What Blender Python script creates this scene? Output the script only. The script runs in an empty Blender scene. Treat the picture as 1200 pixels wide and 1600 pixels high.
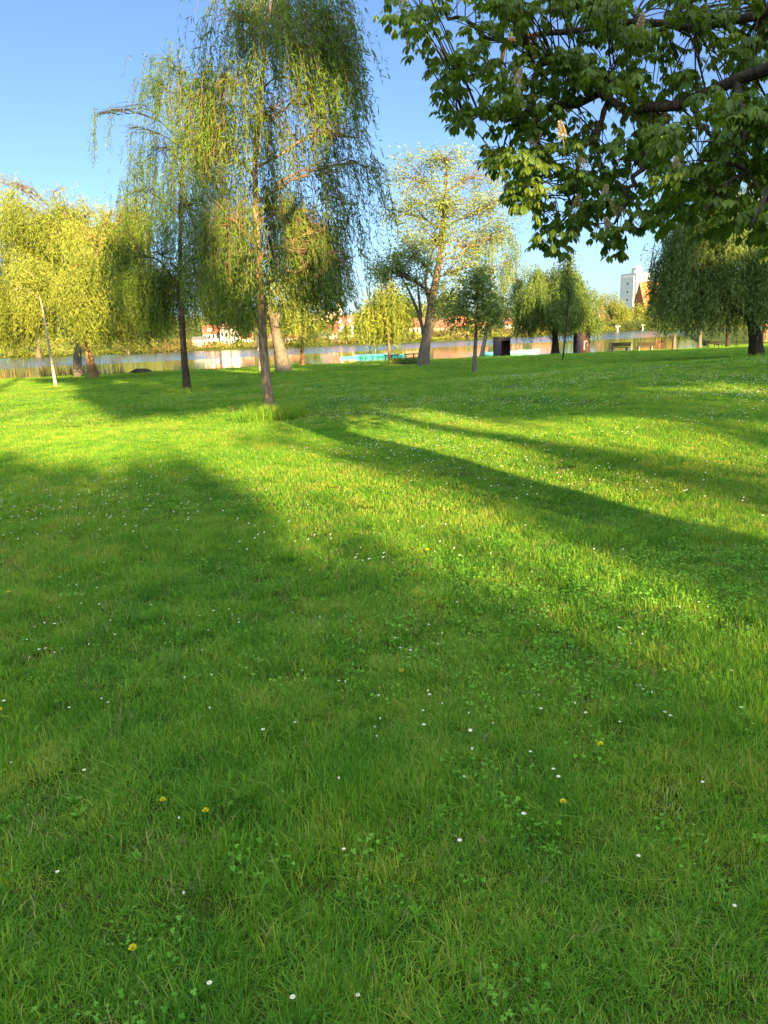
import bpy, math
import numpy as np
from mathutils import Vector, Matrix

# ------------------------------------------------------------------ camera, light, exposure
scene = bpy.context.scene
C = scene.collection
EYE = np.array([0.0, 0.0, 1.55])
PITCH, ROLL, FPX = math.radians(13.17), math.radians(2.3), 1200.0      # focal length in pixels of the 1200 x 1600 frame
F_ = np.array([0, math.cos(PITCH), -math.sin(PITCH)])
R0 = np.array([1.0, 0, 0]); U0 = np.array([0, math.sin(PITCH), math.cos(PITCH)])
UP = U0 * math.cos(ROLL) + R0 * math.sin(ROLL)
RT = R0 * math.cos(ROLL) - U0 * math.sin(ROLL)
cam_d = bpy.data.cameras.new('camera'); cam = bpy.data.objects.new('camera', cam_d); C.objects.link(cam)
cam_d.sensor_fit = 'VERTICAL'; cam_d.sensor_height = 24.0; cam_d.lens = 24.0 * FPX / 1600.0
cam_d.clip_start = 0.05; cam_d.clip_end = 9000
cam.matrix_world = Matrix(((RT[0], UP[0], -F_[0], EYE[0]), (RT[1], UP[1], -F_[1], EYE[1]), (RT[2], UP[2], -F_[2], EYE[2]), (0, 0, 0, 1)))
scene.camera = cam

SUN_EL = math.radians(13.0)
SUN_AZ = math.atan2(0.37, -0.93)                                       # clockwise from +Y: behind the camera, to the right
S = np.array([math.sin(SUN_AZ) * math.cos(SUN_EL), math.cos(SUN_AZ) * math.cos(SUN_EL), math.sin(SUN_EL)])
sun_d = bpy.data.lights.new('sun', 'SUN'); sun = bpy.data.objects.new('sun', sun_d); C.objects.link(sun)
sun_d.energy = 5.0; sun_d.angle = math.radians(0.4); sun_d.color = (1.0, 0.71, 0.32)
sun.rotation_euler = Vector(-S).to_track_quat('-Z', 'Y').to_euler()
sun.location = (20, -60, 40)

world = bpy.data.worlds.new('World'); scene.world = world; world.use_nodes = True
wn = world.node_tree.nodes; wl = world.node_tree.links
sky = wn.new('ShaderNodeTexSky'); sky.sky_type = 'NISHITA'; sky.sun_disc = False
sky.sun_elevation = SUN_EL; sky.sun_rotation = SUN_AZ
sky.air_density = 0.8; sky.dust_density = 1.4; sky.ozone_density = 3.4; sky.altitude = 400
bg = wn['Background']; bg.inputs[1].default_value = 0.098
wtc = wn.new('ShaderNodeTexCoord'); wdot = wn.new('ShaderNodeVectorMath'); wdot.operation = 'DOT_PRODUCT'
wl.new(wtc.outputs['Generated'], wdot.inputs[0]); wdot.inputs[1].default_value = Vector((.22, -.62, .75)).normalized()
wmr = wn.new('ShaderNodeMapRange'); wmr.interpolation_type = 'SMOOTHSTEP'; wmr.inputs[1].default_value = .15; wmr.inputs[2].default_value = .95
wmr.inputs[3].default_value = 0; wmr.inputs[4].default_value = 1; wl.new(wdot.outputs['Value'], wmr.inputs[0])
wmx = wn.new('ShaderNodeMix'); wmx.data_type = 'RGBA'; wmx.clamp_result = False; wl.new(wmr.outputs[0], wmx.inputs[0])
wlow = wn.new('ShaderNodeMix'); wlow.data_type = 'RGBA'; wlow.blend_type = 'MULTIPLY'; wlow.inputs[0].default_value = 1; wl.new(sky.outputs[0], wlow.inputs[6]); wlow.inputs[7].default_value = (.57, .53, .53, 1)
wl.new(wlow.outputs[2], wmx.inputs[6]); wmx.inputs[7].default_value = (4.1, 4.9, 5.0, 1)          # sky glow added behind and above the camera to fill the shade
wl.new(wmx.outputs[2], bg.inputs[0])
scene.view_settings.view_transform = 'Standard'; scene.view_settings.look = 'None'
scene.view_settings.gamma = 1.0; scene.view_settings.use_curve_mapping = False
scene.view_settings.exposure = 2.3
scene.cycles.max_bounces = 6; scene.cycles.diffuse_bounces = 3; scene.cycles.glossy_bounces = 3
scene.cycles.transmission_bounces = 3; scene.cycles.transparent_max_bounces = 4
scene.cycles.use_denoising = True
scene.cycles.caustics_reflective = False; scene.cycles.caustics_refractive = False

# ------------------------------------------------------------------ pixel <-> place
def ray(px, py):
    d = F_ * FPX + RT * (px - 600.0) + UP * (800.0 - py)
    return d / np.linalg.norm(d)
def W(px, py, y):
    d = ray(px, py); return EYE + d * (y / d[1])
def proj(P):
    v = P - EYE
    f = v @ F_; f = np.where(f < 0.05, np.nan, f)
    return 600 + FPX * (v @ RT) / f, 800 - FPX * (v @ UP) / f

LAKE_Z = -2.2
_ty = np.linspace(-3000, 3000, 6001)
_tz = np.interp(_ty, [-3000, 9, 20, 32, 50, 62, 75, 90, 110, 3000], [0, 0, -.05, -.16, -.42, -.8, -1.24, -1.75, -1.9, -1.9])
_k = np.ones(7) / 7.0
_tz = np.convolve(np.pad(_tz, 3, mode='edge'), _k, mode='valid')
def shore(x):
    return np.interp(x, [-300, -60, -24, -16, -8, 0, 12, 22, 32, 42, 80, 150, 200, 900], [30, 44, 50, 55, 64, 76, 90, 84, 86, 97, 205, 380, 500, 900])
def farshore(x):
    return np.interp(x, [-900, -200, -60, 20, 70, 125, 250, 900], [250, 258, 272, 262, 310, 382, 430, 900])
def smooth(a, b, t):
    t = np.clip((t - a) / (b - a), 0, 1); return t * t * (3 - 2 * t)
def gz(x, y):
    x = np.asarray(x, float); y = np.asarray(y, float)
    z = np.interp(y, _ty, _tz)
    z = z + 0.30 * np.exp(-((x - 14) / 6.5) ** 2 - ((y - 25) / 5.0) ** 2) + 0.06 * np.exp(-((x - 26) / 9) ** 2 - ((y - 48) / 10) ** 2)
    z = z + (0.025 * np.sin(x * 0.9 + 1.3 * np.sin(y * .33)) * np.sin(y * 0.7 + .8 * np.sin(x * .4)) + 0.03 * np.sin(x * .21 + 2) * np.sin(y * .17 + 1)) * smooth(3, 9, y) * (1 - smooth(60, 90, y))
    s = shore(x); f = farshore(x)
    inlake = smooth(0.0, 4.0, y - s) * (1 - smooth(-6, 1.5, y - f))
    z = z * (1 - inlake) + (-4.0) * inlake
    beyond = y > (s + f) / 2
    zf = -1.7 + 0.031 * np.clip(y - f, 0, 420) + 0.4 * np.sin(x * .05) * smooth(5, 40, y - f)
    zf = zf * (1 - inlake) + (-4.0) * inlake
    return np.where(beyond & (f > s + 20), zf, z)
def G(px, py, ymax=160.0):
    d = ray(px, py)
    ys = np.linspace(0.8, ymax, 8000)
    P = EYE + d * (ys / d[1])[:, None]
    h = P[:, 2] - gz(P[:, 0], P[:, 1])
    i = np.argmax(h < 0)
    if h[i] >= 0: raise RuntimeError('no ground at %s %s' % (px, py))
    p = P[i].copy()
    if p[1] > shore(p[0]) - .7: return G(px, py + .4)                    # keep to the dry side of the bank
    p[2] = gz(p[0], p[1]); return p

# ------------------------------------------------------------------ meshes
class MB:
    def __init__(s): s.V = []; s.T = []; s.Q = []; s.v = []; s.n = 0
    def add(s, V, tris=None, quads=None, val=None):
        V = np.asarray(V, float).reshape(-1, 3)
        if tris is not None and len(tris): s.T.append(np.asarray(tris, int).reshape(-1, 3) + s.n)
        if quads is not None and len(quads): s.Q.append(np.asarray(quads, int).reshape(-1, 4) + s.n)
        s.V.append(V); s.v.append(np.full(len(V), .5) if val is None else np.broadcast_to(np.asarray(val, float), (len(V),)).copy())
        s.n += len(V)
    def mesh(s, name, mats, smooth_shade=False, origin=(0, 0, 0)):
        V = np.concatenate(s.V) - np.asarray(origin, float)
        T = np.concatenate(s.T) if s.T else np.zeros((0, 3), int)
        Q = np.concatenate(s.Q) if s.Q else np.zeros((0, 4), int)
        me = bpy.data.meshes.new(name)
        me.vertices.add(len(V)); me.vertices.foreach_set('co', V.astype(np.float32).ravel())
        idx = np.concatenate([T.ravel(), Q.ravel()]).astype(np.int32)
        me.loops.add(len(idx)); me.loops.foreach_set('vertex_index', idx)
        nf = len(T) + len(Q); me.polygons.add(nf)
        st = np.concatenate([np.arange(len(T)) * 3, len(T) * 3 + np.arange(len(Q)) * 4]).astype(np.int32)
        me.polygons.foreach_set('loop_start', st)
        me.polygons.foreach_set('use_smooth', np.full(nf, smooth_shade))
        a = me.attributes.new('v', 'FLOAT', 'POINT'); a.data.foreach_set('value', np.concatenate(s.v).astype(np.float32))
        me.update(calc_edges=True); me.validate()
        for m in (mats if isinstance(mats, (list, tuple)) else [mats]): me.materials.append(m)
        return me
    def tube(s, pts, rad, n=8, val=.5, cap=True, wob=0.0, rng=None):
        pts = np.asarray(pts, float); m = len(pts)
        rad = np.broadcast_to(np.asarray(rad, float), (m,))
        t = np.gradient(pts, axis=0); t /= np.linalg.norm(t, axis=1)[:, None] + 1e-9
        ref = np.array([1.0, 0, 0]) if abs(t[0][0]) < .9 else np.array([0, 1.0, 0])
        a = np.cross(t, ref); a /= np.linalg.norm(a, axis=1)[:, None] + 1e-9
        b = np.cross(t, a)
        th = np.arange(n) * 2 * math.pi / n
        rr = rad[:, None] * np.ones((m, n))
        if wob and rng is not None: rr = rr * (1 + wob * rng.normal(size=(1, n)) + wob * .6 * rng.normal(size=(m, n)))
        V = pts[:, None, :] + rr[:, :, None] * (np.cos(th)[None, :, None] * a[:, None, :] + np.sin(th)[None, :, None] * b[:, None, :])
        i = np.arange(m - 1)[:, None] * n; j = np.arange(n)[None, :]; k = (j + 1) % n
        q = np.stack([i + j, i + k, i + n + k, i + n + j], -1).reshape(-1, 4)
        V = V.reshape(-1, 3); tr = None
        if cap and n > 2:
            V = np.vstack([V, pts[-1], pts[0]])
            jj = np.arange(n); kk = (jj + 1) % n; o = (m - 1) * n
            tr = np.vstack([np.stack([o + jj, o + kk, np.full(n, m * n)], 1), np.stack([kk, jj, np.full(n, m * n + 1)], 1)])
        s.add(V, tr, q, val)
    def box(s, c, size, rz=0.0, val=.5, bev=0.0):
        x, y, z = np.asarray(size, float) / 2
        V = np.array([(-x, -y, -z), (x, -y, -z), (x, y, -z), (-x, y, -z), (-x, -y, z), (x, -y, z), (x, y, z), (-x, y, z)])
        cs, sn = math.cos(rz), math.sin(rz)
        V = np.stack([V[:, 0] * cs - V[:, 1] * sn, V[:, 0] * sn + V[:, 1] * cs, V[:, 2]], 1) + np.asarray(c, float)
        s.add(V, None, [(0, 3, 2, 1), (4, 5, 6, 7), (0, 1, 5, 4), (1, 2, 6, 5), (2, 3, 7, 6), (3, 0, 4, 7)], val)
    def leaves(s, P, D, L, Wd, rng, val=None, flat=None):
        """many diamond leaves: base point, axis, length, width; random roll (or blade normal near flat)"""
        n = len(P); D = D / (np.linalg.norm(D, axis=1)[:, None] + 1e-9)
        r = rng.normal(size=(n, 3))
        if flat is not None: r = np.cross(np.broadcast_to(flat, (n, 3)) + .5 * r, D)
        r = r - (r * D).sum(1)[:, None] * D
        sd = r / (np.linalg.norm(r, axis=1)[:, None] + 1e-9)
        nm = np.cross(D, sd)
        L = np.broadcast_to(L, (n,))[:, None]; Wd = np.broadcast_to(Wd, (n,))[:, None]
        mid = P + D * L * .45 + nm * Wd * .18
        V = np.stack([P, mid - sd * Wd / 2, P + D * L, mid + sd * Wd / 2], 1).reshape(-1, 3)
        q = np.arange(n * 4).reshape(-1, 4)
        vv = rng.random(n) if val is None else np.broadcast_to(val, (n,))
        s.add(V, None, q, np.repeat(vv, 4))

def link(name, me, parent=None, loc=None):
    o = bpy.data.objects.new(name, me); C.objects.link(o)
    if parent is not None: o.parent = parent
    elif loc is not None: o.location = loc
    return o
def tag(o, label=None, cat=None, group=None, kind=None):
    if label: o['label'] = label
    if cat: o['category'] = cat
    if group: o['group'] = group
    if kind: o['kind'] = kind
    return o
def thing(name, loc, label, cat, group=None):
    o = bpy.data.objects.new(name, None); o.empty_display_size = .2; C.objects.link(o); o.location = [float(c) for c in loc]
    return tag(o, label, cat, group)
def part(name, mb, mat, root, smooth_shade=False):
    return link(name, mb.mesh(name, mat, smooth_shade, origin=root.location), root)

# ------------------------------------------------------------------ materials
def newmat(name):
    m = bpy.data.materials.new(name); m.use_nodes = True; nt = m.node_tree
    for n in list(nt.nodes): nt.nodes.remove(n)
    out = nt.nodes.new('ShaderNodeOutputMaterial'); return m, nt, out
def nd(nt, t, **kw):
    n = nt.nodes.new(t)
    for k, v in kw.items():
        if k.startswith('i_'):
            key = k[2:]; n.inputs[int(key) if key.isdigit() else key].default_value = v
        else: setattr(n, k, v)
    return n
def ramp(nt, fac, stops):
    r = nt.nodes.new('ShaderNodeValToRGB'); e = r.color_ramp.elements
    while len(e) > 1: e.remove(e[0])
    e[0].position = stops[0][0]; e[0].color = (*stops[0][1], 1)
    for p, c in stops[1:]:
        x = e.new(p); x.color = (*c, 1)
    nt.links.new(fac, r.inputs[0]); return r.outputs[0]
def leafmat(name, dark, light, trans, rough=.5, tfac=.4, spec=.3):
    m, nt, out = newmat(name)
    at = nd(nt, 'ShaderNodeAttribute', attribute_name='v')
    col = ramp(nt, at.outputs['Fac'], [(0, dark), (.75, light), (1, tuple(min(1, c * 1.35) for c in light))])
    p = nd(nt, 'ShaderNodeBsdfPrincipled', i_Roughness=rough); p.inputs['Specular IOR Level'].default_value = spec
    nt.links.new(col, p.inputs['Base Color'])
    t = nd(nt, 'ShaderNodeBsdfTranslucent')
    mx = nd(nt, 'ShaderNodeMix', data_type='RGBA', blend_type='MULTIPLY'); mx.inputs[0].default_value = 1
    nt.links.new(col, mx.inputs[6]); mx.inputs[7].default_value = (*trans, 1)
    nt.links.new(mx.outputs[2], t.inputs['Color'])
    ms = nd(nt, 'ShaderNodeMixShader'); ms.inputs[0].default_value = tfac
    nt.links.new(p.outputs[0], ms.inputs[1]); nt.links.new(t.outputs[0], ms.inputs[2]); nt.links.new(ms.outputs[0], out.inputs[0])
    return m
def noisemat(name, stops, scale=4.0, rough=.8, bump=.3, bscale=None, stretch=(1, 1, 1), detail=6, spec=.25, coord='Object', metallic=0):
    m, nt, out = newmat(name)
    tc = nd(nt, 'ShaderNodeTexCoord'); mp = nd(nt, 'ShaderNodeMapping'); mp.inputs['Scale'].default_value = stretch
    nt.links.new(tc.outputs[coord], mp.inputs[0])
    nz = nd(nt, 'ShaderNodeTexNoise', i_Scale=scale, i_Detail=detail); nt.links.new(mp.outputs[0], nz.inputs['Vector'])
    p = nd(nt, 'ShaderNodeBsdfPrincipled', i_Roughness=rough, i_Metallic=metallic); p.inputs['Specular IOR Level'].default_value = spec
    nt.links.new(ramp(nt, nz.outputs[0], stops), p.inputs['Base Color'])
    if bump:
        nz2 = nd(nt, 'ShaderNodeTexNoise', i_Scale=bscale or scale * 2, i_Detail=5); nt.links.new(mp.outputs[0], nz2.inputs['Vector'])
        b = nd(nt, 'ShaderNodeBump', i_Strength=bump, i_Distance=.05); nt.links.new(nz2.outputs[0], b.inputs['Height']); nt.links.new(b.outputs[0], p.inputs['Normal'])
    nt.links.new(p.outputs[0], out.inputs[0]); return m
def paint(name, c, rough=.6, var=.15):
    return noisemat(name, [(.3, tuple(x * (1 - var) for x in c)), (.7, tuple(min(1, x * (1 + var)) for x in c))], scale=2.5, rough=rough, bump=.05)

M = {}
M['willow'] = leafmat('willow_leaf', (.062, .125, .016), (.135, .215, .032), (1.25, 1.15, .45))
M['willow_gold'] = leafmat('golden_willow_leaf', (.145, .195, .030), (.27, .315, .055), (1.2, 1.15, .5))
M['willow_cool'] = leafmat('grey_green_willow_leaf', (.075, .135, .03), (.165, .235, .055), (1.2, 1.15, .5))
M['broad'] = leafmat('broad_leaf', (.05, .085, .014), (.11, .15, .03), (1.3, 1.2, .4))
M['robinia'] = leafmat('young_leaf', (.14, .20, .055), (.27, .335, .095), (1.2, 1.1, .5))
M['pale'] = leafmat('pale_green_leaf', (.105, .165, .045), (.215, .285, .08), (1.2, 1.15, .6))
M['chestnut'] = leafmat('chestnut_leaf', (.060, .122, .016), (.138, .205, .032), (1.8, 1.7, .45), rough=.45, tfac=.45, spec=.35)
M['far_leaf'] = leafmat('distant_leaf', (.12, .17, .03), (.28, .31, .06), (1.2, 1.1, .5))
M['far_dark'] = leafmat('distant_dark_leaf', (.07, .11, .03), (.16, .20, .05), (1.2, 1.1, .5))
M['rust_leaf'] = leafmat('bronze_leaf', (.15, .14, .045), (.27, .235, .085), (1.1, 1.0, .6))
M['blossom'] = leafmat('blossom', (.50, .38, .24), (.74, .60, .42), (1, 1, .9), tfac=.25)
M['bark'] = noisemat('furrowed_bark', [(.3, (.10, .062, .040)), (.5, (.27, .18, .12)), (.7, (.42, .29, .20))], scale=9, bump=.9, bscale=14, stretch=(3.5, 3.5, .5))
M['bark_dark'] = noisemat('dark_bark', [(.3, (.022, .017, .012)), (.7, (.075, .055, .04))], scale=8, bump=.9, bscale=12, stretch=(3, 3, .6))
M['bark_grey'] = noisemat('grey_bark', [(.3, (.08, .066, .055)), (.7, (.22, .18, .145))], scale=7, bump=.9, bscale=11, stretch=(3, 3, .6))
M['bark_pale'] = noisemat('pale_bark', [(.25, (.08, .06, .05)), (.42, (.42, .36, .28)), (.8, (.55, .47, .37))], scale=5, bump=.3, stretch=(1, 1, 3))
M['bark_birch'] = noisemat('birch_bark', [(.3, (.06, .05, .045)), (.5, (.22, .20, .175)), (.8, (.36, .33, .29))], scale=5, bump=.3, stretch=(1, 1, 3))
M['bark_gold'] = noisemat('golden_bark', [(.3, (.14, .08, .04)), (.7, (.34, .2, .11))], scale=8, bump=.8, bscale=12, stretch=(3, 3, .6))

# ------------------------------------------------------------------ ground sheet, lake
def graded(lo, hi, fine_lo, fine_hi, step, grow):
    a = list(np.arange(fine_lo, fine_hi + 1e-6, step)); s = step
    while a[-1] < hi: s *= grow; a.append(a[-1] + s)
    s = step
    while a[0] > lo: s *= grow; a.insert(0, a[0] - s)
    return np.array(a)
gx = graded(-4000, 4000, -45, 60, .7, 1.07)
gy = graded(-300, 6000, -6, 110, .6, 1.0)[:1] if False else np.concatenate([graded(-300, 109.9, 0, 110, .6, 1.12), np.arange(112, 470, 4.0), np.geomspace(474, 6500, 40)])
XX, YY = np.meshgrid(gx, gy)
ZZ = gz(XX, YY)
nx, ny = len(gx), len(gy)
ii = (np.arange(ny - 1)[:, None] * nx + np.arange(nx - 1)[None, :]).ravel()
mb = MB(); mb.add(np.stack([XX, YY, ZZ], -1).reshape(-1, 3), None, np.stack([ii, ii + 1, ii + nx + 1, ii + nx], 1))
m, nt, out = newmat('lawn_ground')
geo = nd(nt, 'ShaderNodeNewGeometry')
n1 = nd(nt, 'ShaderNodeTexNoise', i_Scale=.35, i_Detail=4); n2 = nd(nt, 'ShaderNodeTexNoise', i_Scale=9, i_Detail=8); n3 = nd(nt, 'ShaderNodeTexNoise', i_Scale=60, i_Detail=4)
for n in (n1, n2, n3): nt.links.new(geo.outputs['Position'], n.inputs['Vector'])
mixf = nd(nt, 'ShaderNodeMath', operation='MULTIPLY_ADD'); nt.links.new(n1.outputs[0], mixf.inputs[0]); mixf.inputs[1].default_value = .5
m2 = nd(nt, 'ShaderNodeMath', operation='MULTIPLY'); nt.links.new(n2.outputs[0], m2.inputs[0]); m2.inputs[1].default_value = .5
nt.links.new(m2.outputs[0], mixf.inputs[2])
col = ramp(nt, mixf.outputs[0], [(.32, (.045, .05, .012)), (.5, (.07, .10, .014)), (.66, (.12, .14, .025))])
p = nd(nt, 'ShaderNodeBsdfPrincipled', i_Roughness=.9); p.inputs['Specular IOR Level'].default_value = .1
nt.links.new(col, p.inputs['Base Color'])
b = nd(nt, 'ShaderNodeBump', i_Strength=.9, i_Distance=.06); nt.links.new(n3.outputs[0], b.inputs['Height']); nt.links.new(b.outputs[0], p.inputs['Normal'])
nt.links.new(p.outputs[0], out.inputs[0]); M['ground'] = m
tag(link('lawn', mb.mesh('lawn', m, True)), kind='structure')

m, nt, out = newmat('lake_water')
geo = nd(nt, 'ShaderNodeNewGeometry'); sep = nd(nt, 'ShaderNodeSeparateXYZ'); nt.links.new(geo.outputs['Position'], sep.inputs[0])
mp = nd(nt, 'ShaderNodeMapping'); mp.inputs['Scale'].default_value = (.02, .06, .1); nt.links.new(geo.outputs['Position'], mp.inputs[0])
nz = nd(nt, 'ShaderNodeTexNoise', i_Scale=1, i_Detail=3); nt.links.new(mp.outputs[0], nz.inputs['Vector'])
# the breeze ruffles the far half of the lake: y + wobble against a line
ad = nd(nt, 'ShaderNodeMath', operation='MULTIPLY_ADD'); nt.links.new(nz.outputs[0], ad.inputs[0]); ad.inputs[1].default_value = 26; nt.links.new(sep.outputs['Y'], ad.inputs[2])
sx = nd(nt, 'ShaderNodeMath', operation='MULTIPLY_ADD'); nt.links.new(sep.outputs['X'], sx.inputs[0]); sx.inputs[1].default_value = -.42; nt.links.new(ad.outputs[0], sx.inputs[2])
mr = nd(nt, 'ShaderNodeMapRange'); mr.inputs[1].default_value = 176; mr.inputs[2].default_value = 186; mr.inputs[3].default_value = 0; mr.inputs[4].default_value = 1
nt.links.new(sx.outputs[0], mr.inputs[0])
rr = nd(nt, 'ShaderNodeMath', operation='MULTIPLY_ADD'); nt.links.new(mr.outputs[0], rr.inputs[0]); rr.inputs[1].default_value = .12; rr.inputs[2].default_value = .055
p = nd(nt, 'ShaderNodeBsdfPrincipled', i_IOR=1.33); p.inputs['Base Color'].default_value = (.012, .022, .016, 1); p.inputs['Specular IOR Level'].default_value = .5
nt.links.new(rr.outputs[0], p.inputs['Roughness'])
wv = nd(nt, 'ShaderNodeTexNoise', i_Scale=1.2, i_Detail=3); nt.links.new(geo.outputs['Position'], wv.inputs['Vector'])
b = nd(nt, 'ShaderNodeBump', i_Strength=.06, i_Distance=.04); nt.links.new(wv.outputs[0], b.inputs['Height']); nt.links.new(b.outputs[0], p.inputs['Normal'])
nt.links.new(p.outputs[0], out.inputs[0])
mb = MB(); mb.add([(-900, 30, LAKE_Z), (900, 30, LAKE_Z), (900, 900, LAKE_Z), (-900, 900, LAKE_Z)], None, [(0, 1, 2, 3)])
tag(link('lake', mb.mesh('lake', m)), kind='structure')

# ------------------------------------------------------------------ lit outlines: unseen crowns are thinned so sunlight falls on them
def inpoly(x, y, poly):
    r = np.zeros(np.shape(x), bool); n = len(poly)
    for i in range(n):
        x1, y1 = poly[i]; x2, y2 = poly[(i + 1) % n]
        if y1 == y2: continue
        c = ((y1 > y) != (y2 > y)) & (x < (x2 - x1) * (y - y1) / (y2 - y1) + x1)
        r ^= c
    return r
LIT_GROUND = [
    [(-200, 590), (60, 600), (135, 606), (105, 624), (170, 640), (60, 646), (-200, 650)],
    [(-200, 660), (120, 656), (300, 652), (425, 652), (405, 668), (330, 692), (240, 716), (120, 718), (-200, 712)],
    [(300, 722), (400, 700), (520, 712), (470, 735), (360, 750)],
    [(430, 676), (475, 656), (620, 650), (760, 660), (840, 653), (1000, 658), (1300, 668), (1300, 715), (1100, 712), (920, 698), (850, 712), (780, 722), (690, 720), (600, 694), (530, 690)],
    [(700, 722), (840, 742), (950, 770), (1090, 762), (1300, 740), (1300, 900), (1180, 880), (1030, 836), (900, 795), (780, 752)],
    [(360, 770), (470, 722), (560, 733), (680, 785), (800, 833), (900, 868), (1000, 900), (1300, 1000), (1300, 1170), (1190, 1115), (1090, 1045), (960, 995), (850, 958), (760, 912), (680, 874), (560, 842), (410, 826)],
    [(700, 985), (760, 968), (800, 1000), (800, 1040), (740, 1030)],
    [(1010, 690), (1300, 700), (1300, 730), (1100, 740)],
    [(960, 612), (1300, 592), (1300, 601), (1000, 617)], [(1080, 628), (1300, 616), (1300, 623), (1090, 633)],
]
LIT_STANDING = [      # (distance, outline): the tree parts kept in sun
    (15.0, [(320, 275), (400, 265), (530, 285), (520, 430), (440, 475), (330, 480)]),
    (15.0, [(400, 575), (440, 575), (445, 660), (400, 660)]),
    (26.0, [(180, 425), (300, 425), (380, 450), (340, 520), (190, 520)]),
    (46.0, [(-200, 200), (230, 250), (230, 600), (-200, 600)]),
    (39.0, [(585, 195), (820, 195), (830, 420), (720, 440), (690, 540), (665, 540), (672, 420), (600, 400)]),
    (38.0, [(400, 380), (520, 400), (520, 560), (400, 580)]), (64.0, [(435, 430), (525, 430), (525, 560), (435, 560)]),
    (36.0, [(1010, 280), (1230, 280), (1200, 400), (1120, 400), (1050, 450), (1010, 450)]),
    (71.0, [(540, 380), (650, 380), (650, 600), (540, 600)]),
]
def in_sun_gap(P, rng, jit=4.0):
    """True where a leaf at P would put its shadow on one of the sunlit places"""
    P = np.asarray(P, float); bad = np.zeros(len(P), bool)
    t = P[:, 2] / S[2]
    Q = P - t[:, None] * S
    for _ in range(4):
        t = (P[:, 2] - gz(Q[:, 0], np.minimum(Q[:, 1], 75))) / S[2]; Q = P - t[:, None] * S
    px, py = proj(Q)
    j = np.clip((py - 560) / 120, .12, 2.2)
    jx = px + rng.normal(size=len(P)) * jit * 2.2 * j; jy = py + rng.normal(size=len(P)) * jit * .55 * j
    jx = jx + 16 * np.sin(jy * .045) * j; jy = jy + (7 * np.sin(jx * .021 + 1) + 4.5 * np.sin(jx * .063) + 3 * np.sin(jx * .13 + 2)) * j
    broken = np.sin(jx * .017 + 1.6 * np.sin(jy * .05)) * np.sin(jy * .062 + 1.3 * np.sin(jx * .012 + 2)) > -.68    # noise keeps some leaves, breaking up the lit patches
    for poly in LIT_GROUND:
        for e in (-7, 0, 7): bad |= inpoly(jx, jy + e * j, poly) & (Q[:, 1] > 0) & (broken | (jx < 430))
    for yd, poly in LIT_STANDING:
        k = (P[:, 1] - yd) / S[1]
        Z = P - k[:, None] * S
        px, py = proj(Z)
        bad |= inpoly(px + rng.normal(size=len(P)) * jit, py + rng.normal(size=len(P)) * jit, poly) & (Z[:, 2] > -.3) & (P[:, 1] < yd - 2)
    return bad

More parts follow.
